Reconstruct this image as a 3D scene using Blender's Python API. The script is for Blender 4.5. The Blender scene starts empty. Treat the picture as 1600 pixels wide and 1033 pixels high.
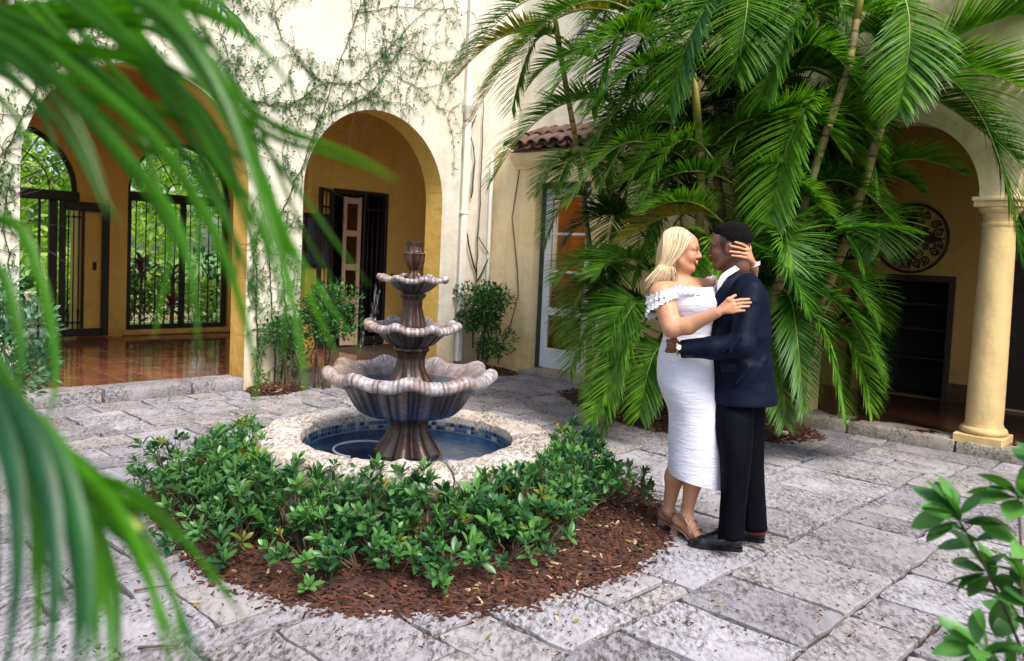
import bpy, math, random
import numpy as np
from mathutils import Vector, Matrix, noise as mnoise
S = bpy.context.scene
C = S.collection
R = math.radians
PI = math.pi
random.seed(7); NR = np.random.RandomState(7)

# ---------------------------------------------------------------- camera
F_, CX_, CY_, CAM_H = 1250.0, 800.0, 470.0, 1.57       # focal length and principal point in photo pixels (1600 wide)
_p = math.atan(70 / 1250.0); _r = R(2.58)
FW = np.array([0, math.cos(_p), -math.sin(_p)]); _rt = np.array([1.0, 0, 0]); _up = np.cross(_rt, FW)
RT = math.cos(_r) * _rt + math.sin(_r) * _up; UP = -math.sin(_r) * _rt + math.cos(_r) * _up
cd = bpy.data.cameras.new('camera'); cam = bpy.data.objects.new('camera', cd); C.objects.link(cam)
M4 = Matrix.Identity(4)
for i in range(3):
    M4[i][0] = RT[i]; M4[i][1] = UP[i]; M4[i][2] = -FW[i]
M4[2][3] = CAM_H
cam.matrix_world = M4
cd.sensor_width = 36; cd.lens = 36 * F_ / 1600; cd.shift_y = -(516.5 - CY_) / 1600
cd.clip_start = 0.02; cd.clip_end = 400
cd.dof.use_dof = True; cd.dof.focus_distance = 4.5; cd.dof.aperture_fstop = 3.5
S.camera = cam

# ---------------------------------------------------------------- sky, sun, exposure
SUN_EL, SUN_AZ = R(54), R(148)          # azimuth of the sun, clockwise from +Y: behind the camera, to the right
W = bpy.data.worlds.new('World'); S.world = W; W.use_nodes = True
wn = W.node_tree.nodes; wl = W.node_tree.links
sky = wn.new('ShaderNodeTexSky'); sky.sky_type = 'NISHITA'; sky.sun_disc = False
sky.sun_elevation = SUN_EL; sky.sun_rotation = SUN_AZ; sky.air_density = 1.0; sky.dust_density = 3.0; sky.ozone_density = 1.0
wl.new(sky.outputs[0], wn['Background'].inputs[0]); wn['Background'].inputs[1].default_value = 0.11
sl = bpy.data.lights.new('sun', 'SUN'); sun = bpy.data.objects.new('sun', sl); C.objects.link(sun)
sl.energy = 2.0; sl.angle = R(28); sl.color = (1.0, 0.95, 0.88)
_sd = Vector((math.sin(SUN_AZ) * math.cos(SUN_EL), math.cos(SUN_AZ) * math.cos(SUN_EL), math.sin(SUN_EL)))
sun.rotation_euler = _sd.to_track_quat('Z', 'Y').to_euler(); sun.location = _sd * 30
S.view_settings.view_transform = 'Standard'; S.view_settings.look = 'None'
S.view_settings.gamma = 1; S.view_settings.use_curve_mapping = False
S.view_settings.exposure = 1.3
S.render.engine = 'CYCLES'
S.cycles.max_bounces = 14; S.cycles.diffuse_bounces = 8; S.cycles.transparent_max_bounces = 16

# ---------------------------------------------------------------- pixel helpers (a pixel gives a direction; the surface gives the distance)
OL = np.array([-2.9, 8.53]); BA = R(46)
E1 = np.array([math.cos(BA), math.sin(BA)]); EW = np.array([-math.sin(BA), math.cos(BA)])
O3 = np.array([0, 0, CAM_H])
def ray(px, py): return FW + RT * ((px - CX_) / F_) - UP * ((py - CY_) / F_)
def at(px, py, Y): d = ray(px, py); return O3 + d * (Y / d[1])
def atz(px, py, z=0.0): d = ray(px, py); return O3 + d * ((z - CAM_H) / d[2])
def uw(p): q = np.array(p[:2]) - OL; return np.array([q @ E1, q @ EW, p[2]])
def PW(u, w, z): q = OL + u * E1 + w * EW; return np.array([q[0], q[1], z])
def onw(px, py, w): d = ray(px, py); t = (w - uw(O3)[1]) / (d[:2] @ EW); return uw(O3 + d * t)
def onu(px, py, u): d = ray(px, py); t = (u - uw(O3)[0]) / (d[:2] @ E1); return uw(O3 + d * t)
def project(p):
    q = np.array(p, float) - O3; z = q @ FW
    return CX_ + F_ * (q @ RT) / z, CY_ - F_ * (q @ UP) / z, z

# ---------------------------------------------------------------- object helpers
def tag(o, label=None, cat=None, group=None, kind=None):
    if label: o['label'] = label
    if cat: o['category'] = cat
    if group: o['group'] = group
    if kind: o['kind'] = kind
    return o
def empty(name, loc=(0, 0, 0), rz=0.0, parent=None):
    o = bpy.data.objects.new(name, None); C.objects.link(o); o.location = loc; o.rotation_euler = (0, 0, rz)
    o.empty_display_size = 0.1; o.parent = parent
    return o
def link(name, me, parent=None, mat=None):
    o = bpy.data.objects.new(name, me); C.objects.link(o); o.parent = parent
    if mat is not None and not me.materials: me.materials.append(mat)
    return o
class MB:
    def __init__(s): s.v = []; s.f = []; s.c = []; s.col = False
    def add(s, vs, fs, col=None):
        o = len(s.v); s.v.extend([tuple(p) for p in vs]); s.f.extend([tuple(i + o for i in f) for f in fs])
        if col is not None:
            s.col = True
            if isinstance(col, tuple): s.c.extend([col] * len(vs))
            else: s.c.extend(col)
        return s
    def box(s, x0, x1, y0, y1, z0, z1, col=None):
        return s.add([(x0,y0,z0),(x1,y0,z0),(x1,y1,z0),(x0,y1,z0),(x0,y0,z1),(x1,y0,z1),(x1,y1,z1),(x0,y1,z1)],
            [(3,2,1,0),(4,5,6,7),(0,1,5,4),(1,2,6,5),(2,3,7,6),(3,0,4,7)], col)
    def bbox(s, x0, x1, y0, y1, z0, z1, b=0.006):
        """box with chamfered edges"""
        vs = []; idx = {}
        for sx in (0, 1):
            for sy in (0, 1):
                for sz in (0, 1):
                    X = (x0, x1)[sx]; Y = (y0, y1)[sy]; Z = (z0, z1)[sz]
                    dx = b * (1 - 2 * sx); dy = b * (1 - 2 * sy); dz = b * (1 - 2 * sz)
                    for k, p in enumerate(((X, Y + dy, Z + dz), (X + dx, Y, Z + dz), (X + dx, Y + dy, Z))):
                        idx[(sx, sy, sz, k)] = len(vs); vs.append(p)
        fs = []
        I = lambda a, b_, c, k: idx[(a, b_, c, k)]
        for a in (0, 1):
            q = [I(a,0,0,0), I(a,1,0,0), I(a,1,1,0), I(a,0,1,0)]; fs.append(q if a else q[::-1])
            q = [I(0,a,0,1), I(1,a,0,1), I(1,a,1,1), I(0,a,1,1)]; fs.append(q[::-1] if a else q)
            q = [I(0,0,a,2), I(1,0,a,2), I(1,1,a,2), I(0,1,a,2)]; fs.append(q if a else q[::-1])
        for a in (0, 1):
            for b_ in (0, 1):
                fs.append([I(a,b_,0,0), I(a,b_,0,1), I(a,b_,1,1), I(a,b_,1,0)])
                fs.append([I(a,0,b_,0), I(a,0,b_,2), I(a,1,b_,2), I(a,1,b_,0)])
                fs.append([I(0,a,b_,1), I(0,a,b_,2), I(1,a,b_,2), I(1,a,b_,1)])
        for a in (0, 1):
            for b_ in (0, 1):
                for c in (0, 1): fs.append([I(a,b_,c,0), I(a,b_,c,1), I(a,b_,c,2)])
        return s.add(vs, fs)
    def tube(s, pts, rads, n=8, cap=True, col=None):
        pts = [np.array(p, float) for p in pts]
        if not hasattr(rads, '__len__'): rads = [rads] * len(pts)
        vs = []; fs = []; m = len(pts); ref = None
        for i, p in enumerate(pts):
            t = pts[min(i + 1, m - 1)] - pts[max(i - 1, 0)]; t = t / (np.linalg.norm(t) + 1e-9)
            if ref is None: ref = np.array([0, 0, 1.0]) if abs(t[2]) < 0.9 else np.array([1.0, 0, 0])
            a = np.cross(t, ref); a /= np.linalg.norm(a) + 1e-9; b = np.cross(a, t); ref = b
            for k in range(n):
                th = 2 * PI * k / n; vs.append(p + rads[i] * (a * math.cos(th) + b * math.sin(th)))
        for i in range(m - 1):
            for k in range(n):
                k2 = (k + 1) % n; fs.append((i*n+k, i*n+k2, (i+1)*n+k2, (i+1)*n+k))
        if cap: fs.append(tuple(range(n))[::-1]); fs.append(tuple((m-1)*n + k for k in range(n)))
        return s.add(vs, fs, col)
    def lathe(s, prof, n=32, c=(0, 0, 0), cap=True, mod=None, col=None):
        """prof = [(r, z)], mod(theta, i, r, z) -> (r, z)"""
        vs = []; fs = []; m = len(prof); cs = []
        for i, (r, z) in enumerate(prof):
            for k in range(n):
                th = 2 * PI * k / n; rr, zz = (r, z) if mod is None else mod(th, i, r, z)
                vs.append((c[0] + rr * math.cos(th), c[1] + rr * math.sin(th), c[2] + zz))
                if callable(col): cs.append(col(th, i))
        for i in range(m - 1):
            for k in range(n):
                k2 = (k + 1) % n; fs.append((i*n+k, i*n+k2, (i+1)*n+k2, (i+1)*n+k))
        if cap: fs.append(tuple(range(n))[::-1]); fs.append(tuple((m-1)*n + k for k in range(n)))
        return s.add(vs, fs, cs if cs else col)
    def mesh(s, name, smooth=False):
        me = bpy.data.meshes.new(name); me.from_pydata(s.v, [], s.f)
        if smooth: me.polygons.foreach_set('use_smooth', [True] * len(me.polygons))
        if s.col and len(s.c) == len(s.v):
            a = me.color_attributes.new('Col', 'FLOAT_COLOR', 'POINT')
            a.data.foreach_set('color', np.array([(c[0], c[1], c[2], 1.0) for c in s.c], np.float32).ravel())
        me.update(); return me
    def build(s, name, mat, parent=None, smooth=False, autosmooth=None):
        me = s.mesh(name, smooth or autosmooth is not None)
        if autosmooth is not None: sharp(me, autosmooth)
        return link(name, me, parent, mat)
def sharp(me, deg):
    """mark edges sharper than deg as sharp so that smooth shading keeps them"""
    import bmesh
    bm = bmesh.new(); bm.from_mesh(me); lim = R(deg)
    for e in bm.edges:
        if len(e.link_faces) == 2 and e.calc_face_angle(0) > lim: e.smooth = False
    bm.to_mesh(me); bm.free()

# ---------------------------------------------------------------- material helpers
MATS = {}
def newmat(name):
    m = bpy.data.materials.new(name); m.use_nodes = True; MATS[name] = m
    return m, m.node_tree.nodes, m.node_tree.links, m.node_tree.nodes['Principled BSDF']
def nd(N, t, **k):
    n = N.new(t)
    for a, v in k.items():
        if a in n.inputs: n.inputs[a].default_value = v
        else: setattr(n, a, v)
    return n
def noise_n(N, L, scale, detail=4, rough=0.55, vec=None, dist=0.0):
    n = nd(N, 'ShaderNodeTexNoise'); n.inputs['Scale'].default_value = scale; n.inputs['Detail'].default_value = detail
    n.inputs['Roughness'].default_value = rough; n.inputs['Distortion'].default_value = dist
    if vec is not None: L.new(vec, n.inputs['Vector'])
    return n.outputs['Fac']
def ramp(N, L, fac, stops):
    r = N.new('ShaderNodeValToRGB'); L.new(fac, r.inputs[0]); e = r.color_ramp.elements
    while len(e) < len(stops): e.new(0.5)
    for i, (p, c) in enumerate(stops):
        e[i].position = p; e[i].color = (c, c, c, 1) if not hasattr(c, '__len__') else (c[0], c[1], c[2], 1)
    return r.outputs[0]
def mixc(N, L, fac, a, b, mode='MIX'):
    m = N.new('ShaderNodeMix'); m.data_type = 'RGBA'; m.blend_type = mode
    for sock, v in ((m.inputs[0], fac), (m.inputs[6], a), (m.inputs[7], b)):
        if hasattr(v, 'is_output'): L.new(v, sock)
        elif hasattr(v, '__len__'): sock.default_value = (v[0], v[1], v[2], 1)
        else: sock.default_value = v if sock.type == 'VALUE' else (v, v, v, 1)
    return m.outputs[2]
def bump(N, L, bs, h, strength, dist=0.01, prev=None):
    b = N.new('ShaderNodeBump'); b.inputs['Strength'].default_value = strength; b.inputs['Distance'].default_value = dist
    L.new(h, b.inputs['Height'])
    if prev is not None: L.new(prev, b.inputs['Normal'])
    L.new(b.outputs[0], bs.inputs['Normal']); return b.outputs[0]
def wpos(N):
    return N.new('ShaderNodeNewGeometry').outputs['Position']
def opos(N):
    return N.new('ShaderNodeTexCoord').outputs['Object']
def simple(name, col, rough=0.5, var=0.12, scale=8.0, bs_=0.0, bscale=60, metal=0.0, spec=0.5, objrand=0.0, col2=None):
    m, N, L, B = newmat(name); v = wpos(N)
    n = noise_n(N, L, scale, 5, 0.6, v)
    c2 = col2 if col2 else tuple(c * (1 - 2.2 * var) for c in col)
    f = ramp(N, L, n, [(0.35, 0), (0.65, 1)])
    out = mixc(N, L, f, c2, col)
    if objrand:
        oi = N.new('ShaderNodeObjectInfo'); rr = ramp(N, L, oi.outputs['Random'], [(0, 1 - objrand), (1, 1 + objrand)])
        out = mixc(N, L, 1.0, out, rr, 'MULTIPLY')
    L.new(out, B.inputs['Base Color']); B.inputs['Roughness'].default_value = rough; B.inputs['Metallic'].default_value = metal
    B.inputs['Specular IOR Level'].default_value = spec
    if bs_: bump(N, L, B, noise_n(N, L, bscale, 5, 0.6, v), bs_)
    return m
def vcol(name, rough=0.4, nscale=30, amt=0.25, bs_=0.15, spec=0.5, sss=0.0, coat=0.0):
    """colour from the mesh's own Col attribute, broken up with noise"""
    m, N, L, B = newmat(name); v = wpos(N)
    a = N.new('ShaderNodeAttribute'); a.attribute_name = 'Col'
    n = ramp(N, L, noise_n(N, L, nscale, 6, 0.65, v), [(0.3, 1 - amt), (0.7, 1 + amt)])
    L.new(mixc(N, L, 1.0, a.outputs['Color'], n, 'MULTIPLY'), B.inputs['Base Color'])
    B.inputs['Roughness'].default_value = rough; B.inputs['Specular IOR Level'].default_value = spec
    if coat: B.inputs['Coat Weight'].default_value = coat; B.inputs['Coat Roughness'].default_value = 0.1
    if sss:
        B.inputs['Subsurface Weight'].default_value = sss; B.inputs['Subsurface Radius'].default_value = (0.012, 0.005, 0.003); B.inputs['Subsurface Scale'].default_value = 1.0
    if bs_: bump(N, L, B, noise_n(N, L, nscale * 3, 5, 0.6, v), bs_, 0.004)
    return m
# ================================================================ materials
def stucco(name, top, low, stain=0.5, warm=(0.55, 0.38, 0.16)):
    m, N, L, B = newmat(name); v = wpos(N)
    big = noise_n(N, L, 0.9, 6, 0.6, v, 0.4); mid = noise_n(N, L, 5, 6, 0.65, v)
    c = mixc(N, L, ramp(N, L, big, [(0.35, 0), (0.7, 1)]), top, low)
    c = mixc(N, L, ramp(N, L, mid, [(0.48, 0), (0.80, 0.45)]), c, tuple(x * 0.7 for x in low))
    sx = N.new('ShaderNodeMapping'); sx.inputs['Scale'].default_value = (7, 7, 0.7); L.new(v, sx.inputs[0])
    st = noise_n(N, L, 1.0, 5, 0.65, sx.outputs[0])                       # rain streaks
    sep = N.new('ShaderNodeSeparateXYZ'); L.new(v, sep.inputs[0])
    foot = ramp(N, L, sep.outputs[2], [(0.05, 1), (0.75, 0)])             # splash dirt along the foot of the wall
    mm = N.new('ShaderNodeMath'); mm.operation = 'MULTIPLY'; L.new(ramp(N, L, mid, [(0.3, 0.1), (0.7, 1)]), mm.inputs[0]); L.new(foot, mm.inputs[1])
    c = mixc(N, L, mm.outputs[0], c, warm)
    c = mixc(N, L, ramp(N, L, st, [(0.5, 0), (0.8, stain)]), c, tuple(x * 0.6 for x in low))
    L.new(c, B.inputs['Base Color']); B.inputs['Roughness'].default_value = 0.85; B.inputs['Specular IOR Level'].default_value = 0.25
    b1 = bump(N, L, B, noise_n(N, L, 3.5, 6, 0.55, v), 0.6, 0.04)
    bump(N, L, B, noise_n(N, L, 70, 5, 0.65, v), 0.25, 0.004, b1)
    return m
STUCCO = stucco('stucco_white', (0.68, 0.645, 0.57), (0.64, 0.575, 0.45), 0.5)
STUCCO_R = stucco('stucco_cream', (0.80, 0.67, 0.42), (0.74, 0.57, 0.29), 0.5)
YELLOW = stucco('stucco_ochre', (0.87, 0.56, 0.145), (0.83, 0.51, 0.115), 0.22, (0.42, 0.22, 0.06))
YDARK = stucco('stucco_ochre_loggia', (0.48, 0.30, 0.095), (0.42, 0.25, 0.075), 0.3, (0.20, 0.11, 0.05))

def paving(name, light, dark, rnd=0.16, spec=0.2):
    m, N, L, B = newmat(name); v = wpos(N)
    oi = N.new('ShaderNodeObjectInfo')
    off = N.new('ShaderNodeVectorMath'); off.operation = 'ADD'; L.new(v, off.inputs[0])
    cr_ = N.new('ShaderNodeCombineXYZ'); m7 = N.new('ShaderNodeMath'); m7.operation = 'MULTIPLY'; m7.inputs[1].default_value = 9.0
    L.new(oi.outputs['Random'], m7.inputs[0]); L.new(m7.outputs[0], cr_.inputs[2]); L.new(cr_.outputs[0], off.inputs[1]); w = off.outputs[0]
    st = N.new('ShaderNodeMapping'); st.inputs['Rotation'].default_value = (0, 0, -BA); st.inputs['Scale'].default_value = (1.0, 0.42, 1.0); L.new(w, st.inputs[0]); q = st.outputs[0]
    wear = noise_n(N, L, 0.9, 5, 0.6, v)                                   # weathering that runs across the slabs
    zone = ramp(N, L, noise_n(N, L, 2.4, 5, 0.6, w, 0.5), [(0.36, 0), (0.58, 1)])   # pitted zones against worn smooth ones, different in every slab
    big = noise_n(N, L, 7.0, 8, 0.65, q, 0.2); fine = noise_n(N, L, 48, 8, 0.72, q); grit = noise_n(N, L, 150, 4, 0.7, w)
    c = mixc(N, L, ramp(N, L, wear, [(0.35, 0), (0.68, 1)]), light, tuple(x * k for x, k in zip(light, (0.80, 0.77, 0.74))))
    c = mixc(N, L, ramp(N, L, big, [(0.40, 0), (0.72, 0.5)]), c, tuple(x * 0.62 for x in light))
    c = mixc(N, L, ramp(N, L, big, [(0.26, 0.5), (0.44, 0)]), c, tuple(min(.85, x * 1.3) for x in light))
    pr = ramp(N, L, fine, [(0.44, 0), (0.60, 1)])
    za = N.new('ShaderNodeMath'); za.operation = 'MULTIPLY_ADD'; za.inputs[1].default_value = 0.78; za.inputs[2].default_value = 0.22; L.new(zone, za.inputs[0])
    pm = N.new('ShaderNodeMath'); pm.operation = 'MULTIPLY'; L.new(pr, pm.inputs[0]); L.new(za.outputs[0], pm.inputs[1]); pit = pm.outputs[0]
    c = mixc(N, L, pit, c, dark)
    vo = N.new('ShaderNodeTexVoronoi'); vo.feature = 'DISTANCE_TO_EDGE'; vo.inputs['Scale'].default_value = 1.7
    vd = N.new('ShaderNodeVectorMath'); vd.operation = 'MULTIPLY_ADD'; nzc = nd(N, 'ShaderNodeTexNoise'); nzc.inputs['Scale'].default_value = 6; nzc.inputs['Detail'].default_value = 5; L.new(w, nzc.inputs['Vector']); L.new(nzc.outputs['Color'], vd.inputs[0]); vd.inputs[1].default_value = (.35, .35, .35); L.new(w, vd.inputs[2]); L.new(vd.outputs[0], vo.inputs['Vector'])
    crack = ramp(N, L, vo.outputs['Distance'], [(0.003, 0.5), (0.012, 0)])
    c = mixc(N, L, crack, c, tuple(x * .7 for x in dark))
    rr = ramp(N, L, oi.outputs['Random'], [(0, (1 - rnd, 1 - rnd, 1 - rnd * .9)), (0.35, (1 + rnd * .5, 1 + rnd * .3, 1 - rnd * .1)), (0.7, (1 - rnd * .4, 1 - rnd * .35, 1 - rnd * .2)), (1, (1 + rnd, 1 + rnd, 1 + rnd))])
    c = mixc(N, L, 1.0, c, rr, 'MULTIPLY')
    L.new(c, B.inputs['Base Color']); B.inputs['Roughness'].default_value = 0.72; B.inputs['Specular IOR Level'].default_value = spec
    inv = N.new('ShaderNodeMath'); inv.operation = 'SUBTRACT'; inv.inputs[0].default_value = 1; L.new(pit, inv.inputs[1])
    b1 = bump(N, L, B, inv.outputs[0], 0.8, 0.010)
    b2 = bump(N, L, B, big, 0.5, 0.02, b1)
    b3 = bump(N, L, B, fine, 0.7, 0.010, b2); bump(N, L, B, grit, 0.3, 0.003, b3)
    return m
PAVE = paving('coral_stone', (0.385, 0.37, 0.405), (0.075, 0.066, 0.064), 0.22)
CORAL = paving('coral_stone_rim', (0.62, 0.56, 0.50), (0.10, 0.08, 0.06), 0.05)
STEPM = paving('step_stone', (0.42, 0.38, 0.34), (0.12, 0.11, 0.07), 0.1)
SOIL = simple('joint_soil', (0.075, 0.058, 0.05), 0.95, 0.25, 9, 0.6, 40)
MULCH = simple('mulch', (0.085, 0.036, 0.024), 0.9, 0.3, 26, 0.9, 90, col2=(0.022, 0.012, 0.010))
CHIP = vcol('mulch_chip', 0.85, 60, 0.3, 0.3, 0.2)
IRON = simple('wrought_iron', (0.022, 0.017, 0.014), 0.45, 0.2, 30, 0.2, 80)
DWOOD = simple('dark_wood', (0.035, 0.018, 0.011), 0.5, 0.2, 12, 0.2, 60)
CWOOD = simple('cream_painted_wood', (0.55, 0.36, 0.24), 0.5, 0.1, 6)
WPAINT = simple('white_painted_wood', (0.74, 0.76, 0.80), 0.4, 0.05, 5, 0.1, 40)
GREENP = simple('green_painted_frame', (0.030, 0.055, 0.050), 0.45, 0.15, 7)
PIPEM = simple('painted_downpipe', (0.78, 0.74, 0.66), 0.5, 0.06, 5, 0.1, 30)
COLM = stucco('column_stone', (0.74, 0.54, 0.26), (0.68, 0.46, 0.20), 0.4, (0.50, 0.36, 0.16))
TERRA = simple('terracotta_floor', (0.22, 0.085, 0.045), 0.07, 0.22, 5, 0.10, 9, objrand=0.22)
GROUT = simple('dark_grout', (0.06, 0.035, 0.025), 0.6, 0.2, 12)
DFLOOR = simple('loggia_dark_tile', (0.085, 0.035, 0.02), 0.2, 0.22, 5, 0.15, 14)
RTILE = simple('roof_barrel_tile', (0.17, 0.085, 0.055), 0.8, 0.3, 14, 0.4, 60, objrand=0.25, col2=(0.045, 0.032, 0.028))
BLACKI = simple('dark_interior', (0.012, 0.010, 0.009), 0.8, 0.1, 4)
CURT = simple('amber_room_wall', (0.38, 0.17, 0.07), 0.7, 0.3, 2)
def glass(name, tint=(0.9, 0.95, 0.95), refl=0.14):
    m, N, L, B = newmat(name)
    g = N.new('ShaderNodeBsdfGlossy'); g.inputs['Roughness'].default_value = 0.03
    t = N.new('ShaderNodeBsdfTransparent'); t.inputs[0].default_value = (*tint, 1)
    f = N.new('ShaderNodeFresnel'); f.inputs[0].default_value = 1.5
    mx = N.new('ShaderNodeMixShader'); ad = N.new('ShaderNodeMath'); ad.operation = 'ADD'; ad.inputs[1].default_value = refl - 0.04
    L.new(f.outputs[0], ad.inputs[0]); L.new(ad.outputs[0], mx.inputs[0]); L.new(t.outputs[0], mx.inputs[1]); L.new(g.outputs[0], mx.inputs[2])
    L.new(mx.outputs[0], N['Material Output'].inputs[0]); return m
GLASS = glass('window_glass')
FOUNT = vcol('cast_stone_glaze', 0.42, 34, 0.5, 0.6, 0.5, coat=0.15)
def leafm(name, base, young, rough=0.34, trans=0.25, vein=0.0, rnd=0.35, back=None, spec=0.3):
    m, N, L, B = newmat(name); v = wpos(N); oi = N.new('ShaderNodeObjectInfo')
    gm = N.new('ShaderNodeNewGeometry'); rpi = gm.outputs['Random Per Island']
    mxr = N.new('ShaderNodeMath'); mxr.operation = 'ADD'; L.new(rpi, mxr.inputs[0]); L.new(oi.outputs['Random'], mxr.inputs[1])
    hf = N.new('ShaderNodeMath'); hf.operation = 'MULTIPLY'; hf.inputs[1].default_value = 0.5; L.new(mxr.outputs[0], hf.inputs[0])
    c = mixc(N, L, ramp(N, L, hf.outputs[0], [(0.15, 0), (0.92, 1)]), base, young)
    nz = ramp(N, L, noise_n(N, L, 14, 4, 0.6, v), [(0.3, 1 - rnd), (0.7, 1 + rnd)])
    c = mixc(N, L, 1.0, c, nz, 'MULTIPLY')
    if back is not None: c = mixc(N, L, gm.outputs['Backfacing'], c, back)
    L.new(c, B.inputs['Base Color']); B.inputs['Roughness'].default_value = rough
    B.inputs['Specular IOR Level'].default_value = spec
    tr = N.new('ShaderNodeBsdfTranslucent'); tc = mixc(N, L, 1.0, c, (1.5, 1.7, 0.5), 'MULTIPLY'); L.new(tc, tr.inputs[0])
    ms = N.new('ShaderNodeMixShader'); ms.inputs[0].default_value = trans; L.new(B.outputs[0], ms.inputs[1]); L.new(tr.outputs[0], ms.inputs[2])
    L.new(ms.outputs[0], N['Material Output'].inputs[0]); return m
LF_FICUS = leafm('ficus_leaf', (0.010, 0.060, 0.022), (0.11, 0.28, 0.055), 0.33, 0.18, spec=0.4)
LF_HEDGE = leafm('hedge_leaf', (0.020, 0.075, 0.022), (0.085, 0.21, 0.055), 0.4, 0.2)
LF_VAR = leafm('pale_shrub_leaf', (0.06, 0.16, 0.085), (0.20, 0.33, 0.22), 0.45, 0.2)
LF_VINE = leafm('vine_leaf', (0.028, 0.10, 0.026), (0.12, 0.24, 0.06), 0.5, 0.25)
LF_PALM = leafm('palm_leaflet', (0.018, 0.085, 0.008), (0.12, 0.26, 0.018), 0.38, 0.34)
LF_PALMD = leafm('shade_darkened_palm_leaflet', (0.008, 0.045, 0.006), (0.030, 0.11, 0.010), 0.45, 0.2)  # green darkened to stand for the shade inside the palm clump
LF_PALMY = leafm('yellowing_palm_leaflet', (0.16, 0.17, 0.02), (0.42, 0.30, 0.035), 0.5, 0.3)
LF_NEAR = leafm('near_palm_leaflet', (0.007, 0.048, 0.003), (0.065, 0.235, 0.006), 0.30, 0.44, spec=0.25)
LF_NEARD = leafm('near_mature_palm_leaflet', (0.005, 0.042, 0.016), (0.018, 0.10, 0.022), 0.33, 0.22, spec=0.3)
LF_NEARF = leafm('near_ficus_leaf', (0.022, 0.10, 0.034), (0.12, 0.30, 0.05), 0.33, 0.25, spec=0.4)
LF_GARD = leafm('sun_brightened_garden_leaf', (0.14, 0.27, 0.04), (0.48, 0.58, 0.14), 0.5, 0.45)  # leaf colour brightened to stand in for strong garden sunlight
LF_RED = leafm('red_cordyline_leaf', (0.10, 0.015, 0.02), (0.26, 0.05, 0.05), 0.4, 0.2)
STEM = simple('woody_stem', (0.13, 0.085, 0.05), 0.85, 0.25, 30, 0.3, 90)
VSTEM = simple('vine_stem', (0.07, 0.045, 0.032), 0.9, 0.25, 30, 0.4, 90)
RACH = simple('palm_rachis', (0.20, 0.25, 0.035), 0.45, 0.15, 6)
BARK = simple('palm_cane', (0.36, 0.21, 0.07), 0.65, 0.25, 5, 0.3, 40, col2=(0.16, 0.13, 0.06))
SHAFT = simple('palm_crownshaft', (0.30, 0.28, 0.045), 0.5, 0.2, 5)
GRASS = simple('garden_lawn', (0.16, 0.30, 0.06), 0.9, 0.25, 3)  # lawn green lightened in the colour so the garden looks sunlit

def cane_bark():
    m, N, L, B = newmat('ringed_palm_cane'); v = wpos(N); sp = N.new('ShaderNodeSeparateXYZ'); L.new(v, sp.inputs[0])
    wv = N.new('ShaderNodeTexWave'); wv.wave_type = 'BANDS'; wv.bands_direction = 'Z'; wv.inputs['Scale'].default_value = 2.6; wv.inputs['Distortion'].default_value = 1.5; wv.inputs['Detail'].default_value = 3; wv.inputs['Detail Scale'].default_value = 2; L.new(v, wv.inputs['Vector'])
    n = noise_n(N, L, 7, 6, .65, v); c = mixc(N, L, ramp(N, L, n, [(.35, 0), (.65, 1)]), (.13, .11, .05), (.33, .20, .07))
    ring = ramp(N, L, wv.outputs['Fac'], [(.0, 1), (.14, 0)]); c = mixc(N, L, ring, c, (.05, .035, .02)); c = mixc(N, L, ramp(N, L, noise_n(N, L, 2.2, 4, .6, v), [(.5, 0), (.62, .7)]), c, (.15, .17, .045))
    L.new(c, B.inputs['Base Color']); B.inputs['Roughness'].default_value = .7; b1 = bump(N, L, B, wv.outputs['Fac'], .5, .01); bump(N, L, B, noise_n(N, L, 60, 5, .6, v), .4, .004, b1); return m
BARK = cane_bark()
# ================================================================ ground and paving
g = MB().add([(-120, -120, -0.08), (120, -120, -0.08), (120, 120, -0.08), (-120, 120, -0.08)], [(0, 1, 2, 3)]).build('ground', GRASS)
tag(g, kind='structure')
pvb = MB(); q = [PW(-9, -13, -0.02), PW(3.9, -13, -0.02), PW(3.9, 0.1, -0.02), PW(-9, 0.1, -0.02)]
pave = pvb.add(q, [(0, 1, 2, 3)]).build('courtyard_paving', SOIL); tag(pave, kind='structure')
FC = np.array([-0.62, 5.0]); BED_R = 1.66
def slab(u0, u1, w0, w1):
    n = 0; pts = []
    gp = random.uniform(0.002, 0.006)
    cor = [(u0 + gp, w0 + gp), (u1 - gp, w0 + gp), (u1 - gp, w1 - gp), (u0 + gp, w1 - gp)]
    for a in range(4):
        p, q_ = np.array(cor[a]), np.array(cor[(a + 1) % 4]); Ld = np.linalg.norm(q_ - p)
        d = (q_ - p) / Ld; nn = np.array([-d[1], d[0]]); rc = random.uniform(0.012, 0.035)
        ks = [rc / Ld] + [x + random.uniform(-.05, .05) for x in (0.2, 0.4, 0.6, 0.8)] + [1 - rc / Ld]
        for k in ks:
            pts.append(p + d * Ld * k + nn * (random.uniform(-0.004, 0.019) if 0.1 < k < 0.9 else random.uniform(0, .008)))
    c = np.mean(pts, axis=0); tz = random.uniform(0.000, 0.010); tu, tw = random.uniform(-.007, .007), random.uniform(-.007, .007)
    vs = []; m = len(pts)
    for dz, ins in ((-0.02, 0.0), (-0.003, 0.001), (0.0, 0.005)):
        for p in pts:
            d = c - p; L_ = np.linalg.norm(d); p2 = p + d / L_ * ins
            z = tz + dz + (tu * (p2[0] - c[0]) + tw * (p2[1] - c[1]))
            vs.append(PW(p2[0], p2[1], z) if dz > -0.015 else PW(p2[0], p2[1], -0.019))
    fs = [(r * m + k, r * m + (k + 1) % m, (r + 1) * m + (k + 1) % m, (r + 1) * m + k) for r in (0, 1) for k in range(m)]
    fs.append(tuple(2 * m + k for k in range(m)))
    b = MB().add(vs, fs); me = b.mesh('paving_slab'); link('paving_slab', me, pave, PAVE)
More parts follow.
